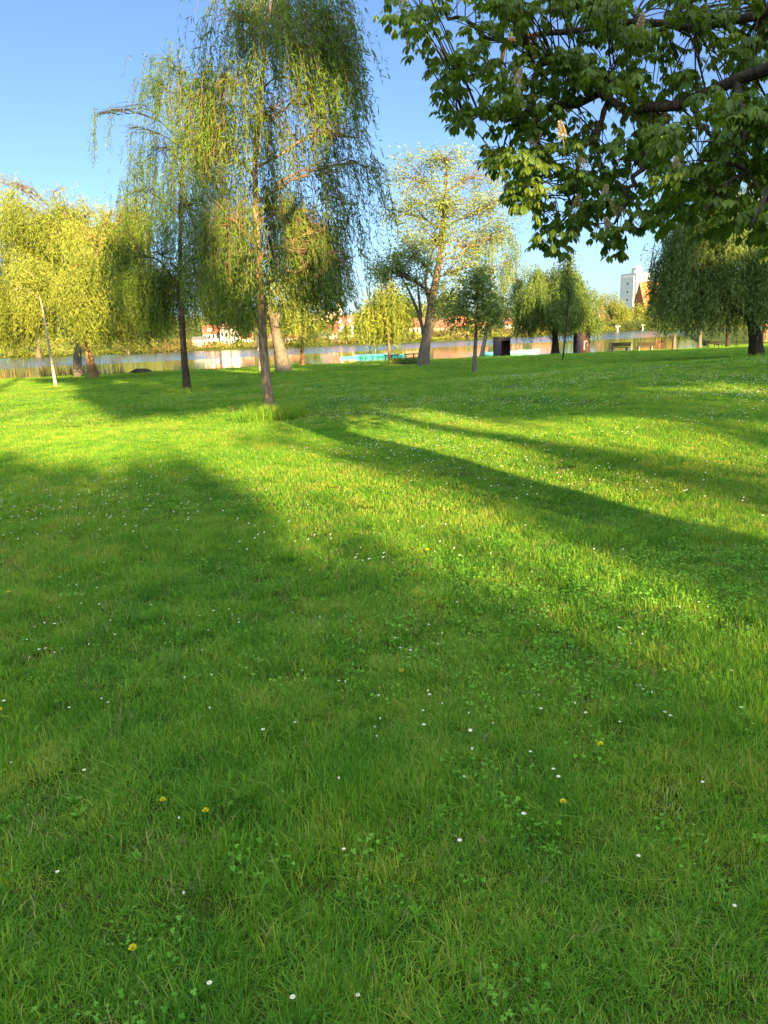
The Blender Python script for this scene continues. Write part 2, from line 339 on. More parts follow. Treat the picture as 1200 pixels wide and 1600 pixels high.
# ------------------------------------------------------------------ trees
def bez(a, b, c, n):
    t = np.linspace(0, 1, n)[:, None]; return (1 - t) ** 2 * a + 2 * t * (1 - t) * b + t * t * c
def resample(pts, n):
    pts = np.asarray(pts, float); d = np.r_[0, np.cumsum(np.linalg.norm(np.diff(pts, axis=0), axis=1))]
    q = np.linspace(0, d[-1], n)
    o = np.stack([np.interp(q, d, pts[:, i]) for i in range(3)], 1)
    if n > 6:
        o[1:-1] = .25 * o[:-2] + .5 * o[1:-1] + .25 * o[2:]
    return o
def tree(seed, label, trunk, r0, blobs, kind='broad', leaf=(.1, .03), n=20000, mat='broad', bark='bark', strand=1.3, twigs=26, group='trees on the lawn',
         name='tree', ybase=None, extra_limbs=(), gap=.38, sz=.85, flare=1.5, per=5, cat='tree', tw_r=.012, zmin=None, hole=.8, stray=.0, bough=1.0, LF=.3):
    rng = np.random.default_rng(seed)
    B = G(*trunk[0]) if ybase is None else W(trunk[0][0], trunk[0][1], ybase)
    yb = B[1]; k = yb / 1236.0
    B[2] = gz(B[0], B[1]) if ybase is None else B[2]
    root = thing(name, B, label, cat, group)
    tp = [B + np.array([0, 0, -.15])] + [B] + [W(px, py, yb + rng.normal() * .15) for px, py in trunk[1:]]
    tp = resample(tp, max(10, len(tp) * 4))
    sN = np.linspace(0, 1, len(tp)); rad = r0 * (1 - .8 * sN ** 1.1) * (1 + (flare - 1) * np.exp(-sN * len(tp) / 2.2))
    wood = MB(); wood.tube(tp, rad, 12 if r0 * 1236 / yb > 5 else 8, wob=.06, rng=rng)
    for lp, lr in extra_limbs:
        q = resample([W(px, py, yb + dy) for px, py, dy in lp], 14)
        wood.tube(q, lr * np.linspace(1, .25, 14), 8, wob=.05, rng=rng)
    P_all = []; D_all = []; H = rng.random((12, 3)) * 6.28; 
    def noise3(P, f):
        s = 0
        for i in range(4): s = s + np.sin(P @ (H[i] - 3) * f * .55 + H[i + 4][0]) * np.sin(P @ (H[i + 8] - 3) * f * .5 + H[i][1])
        return s / 2.2
    tot = sum(b[2] * b[3] * (b[5] if len(b) > 5 else 1) for b in blobs)
    for bl in blobs:
        cx, cy, rx, ry = bl[:4]; dy = bl[4] if len(bl) > 4 and bl[4] is not None else rng.normal() * rx * k * .55
        share = rx * ry * (bl[5] if len(bl) > 5 else 1) / tot
        Cn = W(cx, cy, yb + dy); Rx, Rz = rx * k, ry * k; Ry = Rx * .85
        # bough from the trunk
        lim = Cn[2] - (.35 * abs(Cn[0] - tp[-1][0]) + .4 * Rz) * bough
        hi = np.searchsorted(tp[:, 2], lim); hi = int(np.clip(hi, len(tp) // 3, len(tp) - 1)); A = tp[hi]
        mid = A * .4 + Cn * .6 + np.array([0, 0, .25 * np.linalg.norm(Cn - A)]) * (1 if kind == 'willow' else .3)
        bo = bez(A, mid, Cn, 9); bo[1:-1] += rng.normal(size=(7, 3)) * .05 * np.linalg.norm(Cn - A) * .5
        wood.tube(bo, np.linspace(min(rad[hi] * .5, r0 * LF), tw_r * 1.6, 9), 6, cap=False)
        nt_ = max(4, int(twigs * (.5 + share * len(blobs) * .5)))
        u = rng.normal(size=(nt_, 3)); u /= np.linalg.norm(u, axis=1)[:, None]
        rr = rng.random(nt_) ** .42 * (1 + stray * np.abs(rng.normal(size=nt_)))
        tips = Cn + u * rr[:, None] * np.array([Rx, Ry, Rz])
        for tpnt in tips:
            a = bo[rng.integers(3, 9)]
            md = (a + tpnt) / 2 + np.array([0, 0, .18 * np.linalg.norm(tpnt - a)]) + rng.normal(size=3) * .06 * np.linalg.norm(tpnt - a)
            wood.tube(bez(a, md, tpnt, 5), np.linspace(tw_r, tw_r * .35, 5), 3, cap=False)
        nb = int(n * share)
        if kind == 'willow':
            per_l = strand / (leaf[0] * .42)
            ns = max(6, int(nb / per_l))
            ti = rng.integers(0, nt_, ns)
            st = tips[ti] + rng.normal(size=(ns, 3)) * np.array([.28, .28, .18]) * min(1.0, Rx)
            st = st[noise3(st, 1.6 / max(.6, Rx)) > -hole]
            ns = len(st); Ln = strand * (.35 + .9 * rng.random(ns))
            if zmin is not None:
                Ln = np.minimum(Ln, np.maximum(.2, st[:, 2] - (zmin + .5 * rng.normal(size=ns) * max(.5, min(1.6, yb / 40))) - B[2]))
            hd = st - tp[np.clip(np.searchsorted(tp[:, 2], st[:, 2]), 0, len(tp) - 1)]; hd[:, 2] = 0
            hd = hd / (np.linalg.norm(hd, axis=1)[:, None] + .1) + rng.normal(size=(ns, 3)) * .35; hd[:, 2] = 0
            nl = int(np.ceil(strand * 1.25 / (leaf[0] * .42)))
            tt = (np.arange(nl)[None, :] + rng.random((ns, nl))) * leaf[0] * .42
            ok = tt < Ln[:, None]
            out_ = .32 * min(1, strand) * (1 - np.exp(-tt / .45))
            Pp = st[:, None, :] + hd[:, None, :] * out_[:, :, None] + np.array([0, 0, 1.0]) * (.18 * np.exp(-((tt - .2) / .2) ** 2) - tt * .96)[:, :, None]
            Pp = Pp + (np.sin(tt * 3 + rng.random((ns, 1)) * 6) * .05)[:, :, None] * np.array([1, .5, 0])
            if k < .03:
                for s_i in range(0, ns, 2):
                    q = Pp[s_i][ok[s_i]]
                    if len(q) > 3: wood.tube(q[::max(1, len(q) // 5)], .0035, 3, cap=False)
            Dd = rng.normal(size=(ns, nl, 3)) * .55 + hd[:, None, :] * .25 + np.array([0, 0, -.85])
            P_all.append(Pp[ok]); D_all.append(Dd[ok])
        else:
            nc = max(8, nb // per); ti = rng.integers(0, nt_, nc)
            cc = tips[ti] + rng.normal(size=(nc, 3)) * np.array([Rx, Ry, Rz]) * .2
            cc = cc[noise3(cc, 2.2 / max(.5, Rx)) > -gap]
            nc = len(cc)
            pp = cc[:, None, :] + rng.normal(size=(nc, per, 3)) * leaf[0] * .9
            dd = rng.normal(size=(nc, per, 3)) + (cc - Cn)[:, None, :] * .4 + np.array([0, 0, -.25])
            P_all.append(pp.reshape(-1, 3)); D_all.append(dd.reshape(-1, 3))
    P = np.concatenate(P_all); D = np.concatenate(D_all)
    lv = MB(); nl = len(P)
    val = np.clip(.5 + .28 * noise3(P, 1.1 / (k * 25 + .2)) + rng.normal(size=nl) * .22, 0, 1)
    lv.leaves(P, D, leaf[0] * (.65 + .7 * rng.random(nl)), leaf[1] * (.7 + .6 * rng.random(nl)), rng, val)
    part('trunk', wood, M[bark], root, True); part('crown', lv, M[mat], root)
    return root

# the two tall weeping willows in the middle of the lawn
tree(1, 'tall weeping willow with a tan furrowed trunk rising out of a tuft of long grass', [(423, 652), (417, 600), (411, 540), (408, 470), (401, 380), (398, 260), (408, 130), (425, -10)], .098,
     [(440, -30, 80, 40, None, .8), (365, 30, 45, 30, None, .7), (440, 60, 60, 50, None, .8), (510, 40, 34, 60, None, .7), (530, 90, 26, 40, None, .4), (505, 160, 46, 60, None, .7), (430, 170, 60, 60, None, .8), (556, 215, 26, 26, None, .5), (345, 120, 46, 40, None, .7),
      (345, 230, 45, 45, None, .7), (572, 262, 18, 20, None, .5), (525, 270, 30, 40, None, .5), (360, 345, 55, 45, None, 1.3), (430, 325, 62, 40, None, 1.0), (490, 335, 40, 46, None, 1.5), (540, 360, 20, 50, None, .7), (405, 400, 60, 30, None, 1.8), (475, 395, 45, 30, None, 1.8), (548, 410, 18, 26)],
     'willow', (.125, .020), 125000, 'willow', 'bark', hole=.10, strand=1.15, twigs=30, name='weeping_willow', group='weeping willows on the lawn', zmin=1.75, tw_r=.009)
tree(2, 'dense weeping willow with a dark straight trunk just behind and left of the tall one', [(293, 612), (288, 560), (284, 500), (281, 400), (284, 270), (292, 170)], .11,
     [(270, 95, 34, 22, None, .8), (300, 150, 40, 36, None, .8), (245, 130, 20, 30, None, .6), (300, 225, 60, 50), (245, 235, 36, 40, None, .9), (205, 200, 22, 16, None, .7), (178, 172, 12, 4, None, 1.3), (156, 178, 6, 6, None, 2.2), (215, 300, 34, 40, None, .8), (295, 320, 64, 50), (240, 395, 55, 45, None, 1.3), (310, 405, 55, 45, None, 1.3), (205, 395, 32, 50, None, 1.2),
      (350, 425, 35, 36, None, 1.4), (280, 445, 60, 28, None, 1.9), (220, 450, 45, 28, None, 1.9), (340, 460, 36, 22, None, 1.8)],
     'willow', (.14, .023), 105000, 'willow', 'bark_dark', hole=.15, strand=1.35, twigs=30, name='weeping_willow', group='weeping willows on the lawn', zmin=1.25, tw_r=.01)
# left: golden willows by the water, slim leaning pale tree
LW = 'golden willows at the left shore'
tree(3, 'slim pale trunk leaning left in front of the golden willows', [(87, 604), (80, 560), (72, 515), (64, 470), (52, 438)], .07,
     [(45, 420, 26, 24), (30, 450, 22, 18), (70, 440, 20, 20)], 'broad', (.11, .045), 3500, 'willow_gold', 'bark_pale', twigs=14, name='young_tree', group=None, flare=1.2)
tree(4, 'broad golden willow with a thick grey trunk at the left shore', [(122, 589), (121, 560), (121, 520), (116, 450), (110, 380)], .25,
     [(20, 320, 45, 35, None, .6), (60, 350, 60, 40), (110, 345, 45, 35), (40, 410, 60, 50), (100, 420, 60, 55), (20, 470, 50, 45), (85, 480, 60, 40), (10, 520, 40, 25), (35, 290, 30, 12, None, .25), (85, 300, 30, 14, None, .25), (5, 280, 25, 12, None, .25), (140, 330, 40, 20, None, .3)],
     'willow', (.21, .045), 105000, 'willow_gold', 'bark_grey', strand=1.4, twigs=40, name='golden_willow', group=LW, zmin=1.9, tw_r=.02)
tree(5, 'golden willow with a leaning orange lit trunk beside the grey one', [(148, 593), (141, 565), (134, 540), (132, 480), (150, 400)], .22,
     [(150, 370, 50, 40), (195, 370, 40, 45), (140, 440, 50, 50), (190, 440, 40, 50), (132, 470, 34, 50, -2.2, 1.2), (136, 420, 30, 40, -2, 1.0), (150, 500, 45, 35), (195, 500, 35, 30), (175, 335, 30, 18, None, .3), (210, 330, 25, 30, None, .4), (240, 440, 30, 50), (235, 495, 28, 25)],
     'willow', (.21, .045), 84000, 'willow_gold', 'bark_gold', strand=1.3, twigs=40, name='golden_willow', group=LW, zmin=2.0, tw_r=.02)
# between the willow trunks
tree(6, 'thick leaning trunk with a broken crotch behind the tall willow', [(444, 583), (438, 548), (430, 515), (424, 492), (418, 470)], .36,
     [(390, 440, 40, 30), (452, 445, 34, 34), (425, 420, 46, 28), (375, 470, 30, 25), (450, 480, 28, 22), (474, 425, 22, 22)], 'willow', (.18, .045), 12000, 'willow_gold', 'bark_grey', strand=1.2, twigs=16,
     name='willow_tree', group=None, extra_limbs=[([(427, 500, 0), (420, 480, 0), (412, 460, .3)], .16), ([(430, 510, 0), (438, 485, 0), (440, 460, 0)], .18)], tw_r=.02)
tree(7, 'small round crowned tree near the water right of the leaning trunk', [(473, 569), (472, 545), (472, 520), (476, 480)], .17,
     [(478, 470, 28, 25), (495, 500, 28, 28), (460, 505, 26, 26), (478, 515, 35, 18), (490, 455, 24, 18)], 'willow', (.24, .06), 9500, 'willow_gold', 'bark_gold', strand=1.1, twigs=16, name='round_tree', group=None, tw_r=.02, zmin=1.5)
tree(8, 'thin pale sapling at the water edge between the two tall willow trunks', [(407, 579), (405, 555), (402, 530), (396, 505)], .09,
     [(385, 512, 20, 18), (400, 495, 22, 18), (372, 500, 16, 14)], 'broad', (.2, .1), 1500, 'willow_gold', 'bark_pale', twigs=12, name='sapling', group=None)
tree(9, 'fresh green weeping tree at the water behind the low flower bed', [(609, 565), (608, 545), (607, 510), (606, 470)], .16,
     [(604, 450, 20, 22), (590, 478, 24, 25), (622, 482, 22, 25), (606, 495, 32, 22), (575, 490, 14, 18)], 'willow', (.34, .09), 12000, 'willow_gold', 'bark_gold', strand=2.2, twigs=18, name='weeping_tree', group=None, tw_r=.03, zmin=1.7)
# the big airy tree with a forked trunk
tree(10, 'large airy tree with a dark forked trunk and sparse pale spring leaves', [(661, 574), (662, 555), (665, 535), (668, 522), (675, 470), (688, 400), (694, 330), (698, 250)], .27,
     [(695, 248, 50, 25, None, .5), (645, 280, 44, 32, None, .7), (742, 278, 46, 34, None, .7), (625, 330, 34, 24, None, .6), (695, 320, 60, 40), (772, 320, 36, 36, None, .6), (780, 370, 30, 30, None, .6), (680, 375, 50, 32), (740, 380, 45, 35), (715, 425, 45, 26),
      (618, 425, 32, 30, -1.5, 1.6), (645, 400, 34, 28, -1.5, 1.5), (600, 418, 18, 22, None, 1.2), (655, 445, 22, 20, None, .8), (705, 470, 28, 22, -1, 1.2)], 'broad', (.135, .062), 27000, 'robinia', 'bark_grey', twigs=44, LF=.17, name='broad_tree', group=None,
     extra_limbs=[([(664, 535, 0), (656, 495, -.3), (647, 472, -.6), (636, 448, -1), (620, 420, -1.5)], .11), ([(668, 522, 0), (680, 500, 0), (698, 480, -.5), (715, 455, -.8)], .12), ([(658, 495, -.3), (654, 460, -.5), (650, 420, -1)], .08), ([(672, 480, 0), (664, 440, .3), (676, 390, .6)], .10)], gap=.2, tw_r=.02, stray=.1)
tree(11, 'slender dark stemmed tree standing alone in the shaded middle lawn', [(741, 586), (742, 550), (744, 515), (746, 480), (748, 450)], .085,
     [(742, 462, 34, 27), (716, 484, 28, 20), (770, 484, 30, 24), (745, 438, 28, 20), (744, 504, 40, 14)], 'broad', (.16, .05), 5600, 'pale', 'bark_grey', twigs=44, name='young_tree', group=None, tw_r=.01, flare=1.3)
tree(12, 'leaning birch with a mottled white stem left of the first grey hut', [(752, 559), (757, 532), (762, 500), (766, 455), (769, 410), (776, 345)], .22,
     [(770, 375, 26, 34, None, .6), (795, 410, 32, 32), (762, 425, 26, 32), (800, 365, 22, 26, None, .5), (790, 455, 40, 26), (815, 440, 22, 26), (760, 470, 24, 20)], 'willow', (.22, .09), 15000, 'pale', 'bark_birch', strand=1.6, twigs=20, name='birch', group=None, tw_r=.018)
tree(13, 'weeping willow with a wide low grey green crown between the two huts', [(868, 553), (868, 535), (867, 510), (866, 470)], .38,
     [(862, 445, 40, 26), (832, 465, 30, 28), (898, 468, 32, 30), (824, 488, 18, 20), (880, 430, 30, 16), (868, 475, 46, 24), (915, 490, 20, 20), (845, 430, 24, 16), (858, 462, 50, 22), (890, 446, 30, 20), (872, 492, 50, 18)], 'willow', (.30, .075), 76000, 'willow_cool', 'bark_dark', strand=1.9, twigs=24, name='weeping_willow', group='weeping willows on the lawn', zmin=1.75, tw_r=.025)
tree(14, 'thin upright sapling in front of the wide grey green willow', [(879, 564), (882, 535), (886, 495), (889, 450), (886, 408)], .045,
     [(886, 425, 14, 26), (890, 462, 20, 22), (882, 490, 18, 14)], 'broad', (.2, .06), 2600, 'pale', 'bark_dark', twigs=22, name='sapling', group=None, tw_r=.008, flare=1.2)
# right: dark willows
RW = 'dark weeping willows at the right'
tree(15, 'big dark weeping willow with the thickest trunk at the right edge', [(1182, 560), (1180, 525), (1172, 485), (1166, 445), (1150, 390)], .30,
     [(1105, 330, 46, 28), (1070, 362, 30, 30, None, .8), (1160, 310, 50, 26), (1045, 395, 20, 34, None, .6), (1100, 365, 46, 28), (1060, 395, 30, 34, None, .7), (1130, 400, 60, 45), (1075, 430, 42, 40), (1185, 400, 45, 50), (1130, 450, 55, 38), (1080, 470, 40, 26), (1185, 455, 40, 36), (1160, 345, 50, 26), (1035, 410, 14, 24, None, .5), (1215, 420, 40, 50)],
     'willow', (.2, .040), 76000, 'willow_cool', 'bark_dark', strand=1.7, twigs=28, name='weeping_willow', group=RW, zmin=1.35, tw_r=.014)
tree(16, 'willow with a straight brown trunk lit on its foot right of the benches', [(1053, 546), (1054, 525), (1056, 500), (1058, 460)], .19,
     [(1050, 440, 30, 30), (1035, 470, 20, 30), (1062, 478, 28, 26), (1044, 492, 20, 16)], 'willow', (.3, .07), 14000, 'willow_cool', 'bark_grey', strand=2.2, twigs=18, name='weeping_willow', group=RW, zmin=2.2, tw_r=.025)
tree(17, 'willow whose broad trunk stands just left of the picnic table', [(1093, 543), (1094, 522), (1096, 500), (1100, 460)], .21,
     [(1100, 450, 36, 34), (1085, 485, 26, 20), (1118, 480, 26, 20)], 'willow', (.3, .07), 11000, 'willow_cool', 'bark_grey', strand=2.0, twigs=18, name='weeping_willow', group=RW, zmin=2.4, tw_r=.025)
tree(18, 'willow with a slim dark upright trunk just right of the picnic table', [(1137, 543), (1137, 520), (1137, 495), (1138, 450)], .19,
     [(1138, 450, 36, 30), (1122, 478, 24, 18), (1155, 480, 24, 18)], 'willow', (.28, .065), 11000, 'willow_cool', 'bark_dark', strand=1.8, twigs=18, name='weeping_willow', group=RW, zmin=2.2, tw_r=.025)
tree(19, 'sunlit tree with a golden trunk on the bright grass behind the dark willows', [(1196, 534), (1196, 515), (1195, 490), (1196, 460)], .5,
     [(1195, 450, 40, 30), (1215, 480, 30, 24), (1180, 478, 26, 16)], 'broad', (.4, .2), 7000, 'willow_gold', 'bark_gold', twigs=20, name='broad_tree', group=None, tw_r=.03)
tree(20, 'leafy bright green tree at the right edge overlapping the thickest trunk', [(1225, 556), (1224, 520), (1220, 480)], .12,
     [(1205, 455, 22, 22), (1212, 490, 22, 16), (1225, 430, 26, 26)], 'broad', (.14, .07), 5000, 'broad', 'bark_dark', twigs=24, name='young_tree', group=None, tw_r=.01)

# ------------------------------------------------------------------ horse chestnut over the camera
def chestnut():
    rng = np.random.default_rng(77)
    Bs = np.array([5.2, -2.2, 0.0])
    root = thing('horse_chestnut', Bs, 'old horse chestnut in flower whose boughs hang into the view from the upper right', 'tree')
    wood = MB()
    tr = resample([Bs + (0, 0, -.2), Bs, Bs + (-.1, .1, 1.6), Bs + (-.25, .3, 3.0), Bs + (-.3, .4, 5), Bs + (-.2, .3, 7.5), Bs + (0, 0, 10.5)], 24)
    wood.tube(tr, np.linspace(.36, .10, 24) * (1 + .6 * np.exp(-np.arange(24) / 2.0)), 14, wob=.05, rng=rng)
    nodes = []
    def bough(pts, r, n=26, keep=.3):
        q = resample(pts, n); q[2:-1] += rng.normal(size=(n - 3, 3)) * .022
        wood.tube(q, r * np.linspace(1, .22, n), 9, wob=.07, rng=rng); nodes.append(q[int(n * keep):]); return q
    top = tr[8]
    bough([top, (4.7, 1.5, 3.45), W(1330, 85, 5.2), W(1230, 108, 5.9), W(1150, 128, 6.2), W(1080, 150, 6.4), W(1040, 180, 6.5), W(1015, 178, 6.6), W(1000, 165, 6.7), W(950, 160, 6.9), W(880, 160, 7.2), W(820, 175, 7.4)], .112, 44, .25)
    bough([tr[10], (4.6, 2, 4.4), W(1260, -20, 6.2), W(1190, 20, 6.6), W(1130, 35, 6.8), W(1100, 52, 7.0), W(1060, 48, 7.1), W(1010, 30, 7.3), W(940, 20, 7.6), W(850, 60, 7.9), W(760, 60, 8.2)], .09, 40, .25)
    bough([W(1040, 182, 6.5), W(1010, 230, 6.4), W(985, 290, 6.3), W(960, 350, 6.3)], .035, 16, .1)
    bough([W(1000, 165, 6.7), W(950, 110, 6.9), W(925, 130, 6.9), W(880, 110, 7.1), W(830, 90, 7.3)], .045, 16, .1)
    bough([W(950, 160, 6.9), W(920, 220, 6.8), W(900, 300, 6.7), W(875, 370, 6.7)], .025, 16, .1)
    bough([W(835, 60, 7.8), W(832, 120, 7.6), W(838, 190, 7.5), W(845, 250, 7.4), W(850, 330, 7.4)], .025, 16, .1)
    bough([W(760, 60, 8.2), W(720, 30, 8.2), W(670, 10, 8.3), W(640, 20, 8.3)], .025, 14, .1)
    bough([W(800, 60, 8.1), W(760, 110, 8.0), W(720, 130, 8.0), W(690, 90, 8.1)], .025, 14, .1)
    bough([W(880, 160, 7.2), W(800, 190, 7.3), W(740, 180, 7.4), W(715, 190, 7.4)], .025, 14, .1)
    bough([W(820, 175, 7.4), W(790, 215, 7.3), W(770, 240, 7.3)], .02, 10, .1)
    bough([W(1150, 128, 6.2), W(1170, 200, 5.6), W(1150, 280, 5.2), W(1100, 330, 5.0)], .03, 16, .1)
    bough([W(1230, 108, 5.9), W(1230, 220, 5.2), W(1200, 300, 4.8), W(1170, 360, 4.7)], .035, 16, .1)
    bough([W(1080, 150, 6.4), W(1110, 220, 6.0), W(1080, 290, 5.7)], .025, 14, .1)
    bough([tr[12], (4, .5, 6.5), (2.8, 3.5, 7.2), (1.6, 6, 7)], .12, 26, .3)
    bough([tr[13], (6.2, .5, 7.5), (6.5, 4, 8), (6, 7, 7.5)], .12, 26, .3)
    bough([tr[13], (3.5, -3.5, 7.5), (1.5, -4.5, 8.2)], .11, 22, .3)
    bough([tr[12], (7.2, -3.5, 6.5), (9, -3.5, 7.2)], .11, 22, .3)
    bough([tr[17], (4.2, -1, 9.5), (2.5, 0, 10.5)], .09, 20, .3)
    bough([tr[17], (6.4, -1, 9.6), (8, 1, 10.6)], .09, 20, .3)
    vis = [np.concatenate(nodes[:13])][0]; alln = np.concatenate(nodes)
    OUT = [(612, -60), (610, 40), (650, 62), (690, 50), (705, 100), (662, 118), (675, 130), (712, 152), (700, 195), (705, 208), (760, 175), (755, 250), (775, 262), (795, 255), (800, 300), (812, 325), (838, 330), (850, 400), (872, 405),
           (892, 350), (935, 375), (960, 385), (1010, 350), (1008, 310), (1035, 300), (1020, 330), (1060, 340), (1080, 330), (1110, 365), (1150, 345), (1175, 370), (1210, 385), (1300, 400), (1300, -60)]
    leafP = []; twigN = 0
    tips = []
    tries = rng.random((9000, 2)) * [700, 470] + [600, -60]
    ok = inpoly(tries[:, 0], tries[:, 1], OUT); tries = tries[ok]
    hole = np.sin(tries[:, 0] * .041 + 1.2 * np.sin(tries[:, 1] * .03)) * np.sin(tries[:, 1] * .05 + 1.1 * np.sin(tries[:, 0] * .027)) 
    tries = tries[hole > -.3 + .25 * (tries[:, 1] < 200)][:520]
    for px, py in tries:
        near = 5.0 + 1.3 * rng.random() if (px > 1040 and py > 150 and rng.random() < .8) else 6.1 + 2.4 * rng.random()
        tips.append(W(px, py, near))
    for px, py in [(640, 40), (625, 20), (655, 42), (690, 45), (668, 105), (690, 120), (705, 165), (712, 195), (735, 185), (765, 250), (778, 262), (800, 318), (830, 330), (850, 385), (868, 402), (890, 350), (965, 375), (1000, 350), (1005, 352), (930, 350), (945, 330), (1055, 320), (1080, 335), (1110, 360), (1100, 372), (1150, 345), (1185, 370)]:
        tips.append(W(px, py - 18, 7.4 - (px - 600) / 600 * 2.0))
    tips = np.array(tips); nvis = len(tips)
    # the part of the crown above the frame
    up = rng.normal(size=(90, 3)); up /= np.linalg.norm(up, axis=1)[:, None]
    up = np.array([4.8, 1.0, 7.6]) + up * (rng.random(90) ** .35)[:, None] * np.array([5.6, 7.5, 3.6])
    pxx, pyy = proj(up); hid = ~((pyy > -110) & (pxx > -60) & (pxx < 1260) & (up[:, 1] > .2))
    up = up[hid & (up[:, 2] > 3.6)]
    up = up[~in_sun_gap(up, rng, 4)]
    tips = np.concatenate([tips, up])
    anchors = []
    for i, t_ in enumerate(tips):
        nn = alln; dd = np.linalg.norm(nn - t_ - np.array([0, 0, .15]), axis=1)
        a = nn[np.argmin(dd + rng.random(len(nn)) * .25)]
        L_ = np.linalg.norm(t_ - a)
        md = (a + t_) / 2 + np.array([0, 0, .16 * L_]) + rng.normal(size=3) * .05 * L_
        q = bez(a, md, t_, 7); wood.tube(q, np.linspace(.004 + .003 * L_, .0025, 7), 4, cap=False)
        anchors.append(q)
    lf = MB(); fine = []
    P0 = []; A0 = []
    for i, q in enumerate(anchors):
        vis_ = i < nvis
        k = rng.integers(7, 12) if vis_ else rng.integers(7, 12)
        d_end = q[-1] - q[-2]; d_end /= np.linalg.norm(d_end)
        for j in range(k):
            b0 = q[-1 - (0 if j < 4 else rng.integers(0, 3))] + rng.normal(size=3) * .015
            az = rng.random() * 6.283
            out_ = np.array([math.cos(az), math.sin(az), .15 + .3 * rng.normal()]) * .9 + d_end * .6
            P0.append(b0); A0.append(out_ / np.linalg.norm(out_))
        if vis_: n_vis_leaves = len(P0)
    P0 = np.array(P0); A0 = np.array(A0)
    kp = (np.arange(len(P0)) < n_vis_leaves) | ~in_sun_gap(P0 + A0 * .2, rng, 3)
    P0 = P0[kp]; A0 = A0[kp]; n = len(P0)
    pet = .06 + .07 * rng.random(n)
    hub = P0 + A0 * pet[:, None]
    wid = .0018
    side = np.cross(A0, [0, 0, 1.0]); side /= np.linalg.norm(side, axis=1)[:, None] + 1e-6
    lf.add(np.stack([P0 - side * wid, P0 + side * wid, hub + side * wid, hub - side * wid], 1).reshape(-1, 3), None, np.arange(n * 4).reshape(-1, 4), .9)
    hz = A0.copy(); hz[:, 2] *= .3; hz /= np.linalg.norm(hz, axis=1)[:, None]
    sd = np.cross(hz, [0, 0, 1.0]); sd /= np.linalg.norm(sd, axis=1)[:, None]
    val = np.clip(rng.normal(.45, .25, n), 0, 1)
    droop0 = np.radians(rng.normal(42, 16, n)); big = .078 + .034 * rng.random(n)
    tri = np.array([(0, 1, 2), (0, 2, 3), (5, 4, 7), (5, 7, 6)]); quad = np.array([(2, 1, 4, 5), (3, 2, 5, 6)])
    nlf = 7
    for li in range(nlf):
        fi = (li - 3) / 3.0
        keep = np.ones(n, bool) if 0 < li < 6 else rng.random(n) < .45
        phi = np.radians(fi * 112) + rng.normal(size=n) * .12
        dr = droop0 + rng.normal(size=n) * .12 + .12 * abs(fi)
        d = (np.cos(phi)[:, None] * hz + np.sin(phi)[:, None] * sd) * np.cos(dr)[:, None] + np.array([0, 0, -1.0]) * np.sin(dr)[:, None]
        nrm = np.array([0, 0, 1.0]) - d * d[:, 2:3]; nrm /= np.linalg.norm(nrm, axis=1)[:, None] + 1e-6
        s_ = np.cross(d, nrm); L = big * (1 - .42 * abs(fi) ** 1.4) * (.9 + .2 * rng.random(n)); w = L * .205
        def at(t, lat, h): return hub + d * (L * t)[:, None] + s_ * (w * lat)[:, None] + nrm * (L * h)[:, None]
        V = np.stack([at(.02, 0, 0), at(.36, -.68, .06), at(.36, 0, .03), at(.36, .68, .06), at(.68, -1, .03), at(.7, 0, -.02), at(.68, 1, .03), at(1.0, 0, -.16)], 1)[keep]
        m_ = len(V); off = (np.arange(m_) * 8)[:, None, None]
        lf.add(V.reshape(-1, 3), (tri[None] + off).reshape(-1, 3), (quad[None] + off).reshape(-1, 4), np.repeat(np.clip(val[keep] + rng.normal(size=m_) * .08, 0, 1), 8))
    part('trunk', wood, M['bark_dark'], root, True)
    part('crown', lf, M['chestnut'], root)
    # flower candles
    fl = MB(); r2 = np.random.default_rng(5)
    nf = 240; h = r2.random(nf) ** .8 * .19; rad_ = .042 * (1 - h / .21) + .006; az = r2.random(nf) * 6.283
    Pf = np.stack([np.cos(az) * rad_, np.sin(az) * rad_, h], 1)
    Df = np.stack([np.cos(az), np.sin(az), .4 * np.ones(nf)], 1) + r2.normal(size=(nf, 3)) * .5
    fl.leaves(Pf, Df, .024, .022, r2); fl.tube([(0, 0, -.06), (0, 0, .18)], [.004, .002], 5, val=.1)
    me = fl.mesh('blossom', M['blossom'])
    cand = list(range(nvis)); rng.shuffle(cand); cand = [nvis - 27, nvis - 22] + cand[:46]
    for ci in cand:
        o = link('blossom', me, root)
        p_ = tips[ci] - Bs + rng.normal(size=3) * .04 + np.array([0, 0, .03])
        o.location = p_; o.rotation_euler = (rng.normal() * .25, rng.normal() * .25, rng.random() * 6.28); s_ = .42 + .28 * rng.random(); o.scale = (s_, s_, s_)
chestnut()

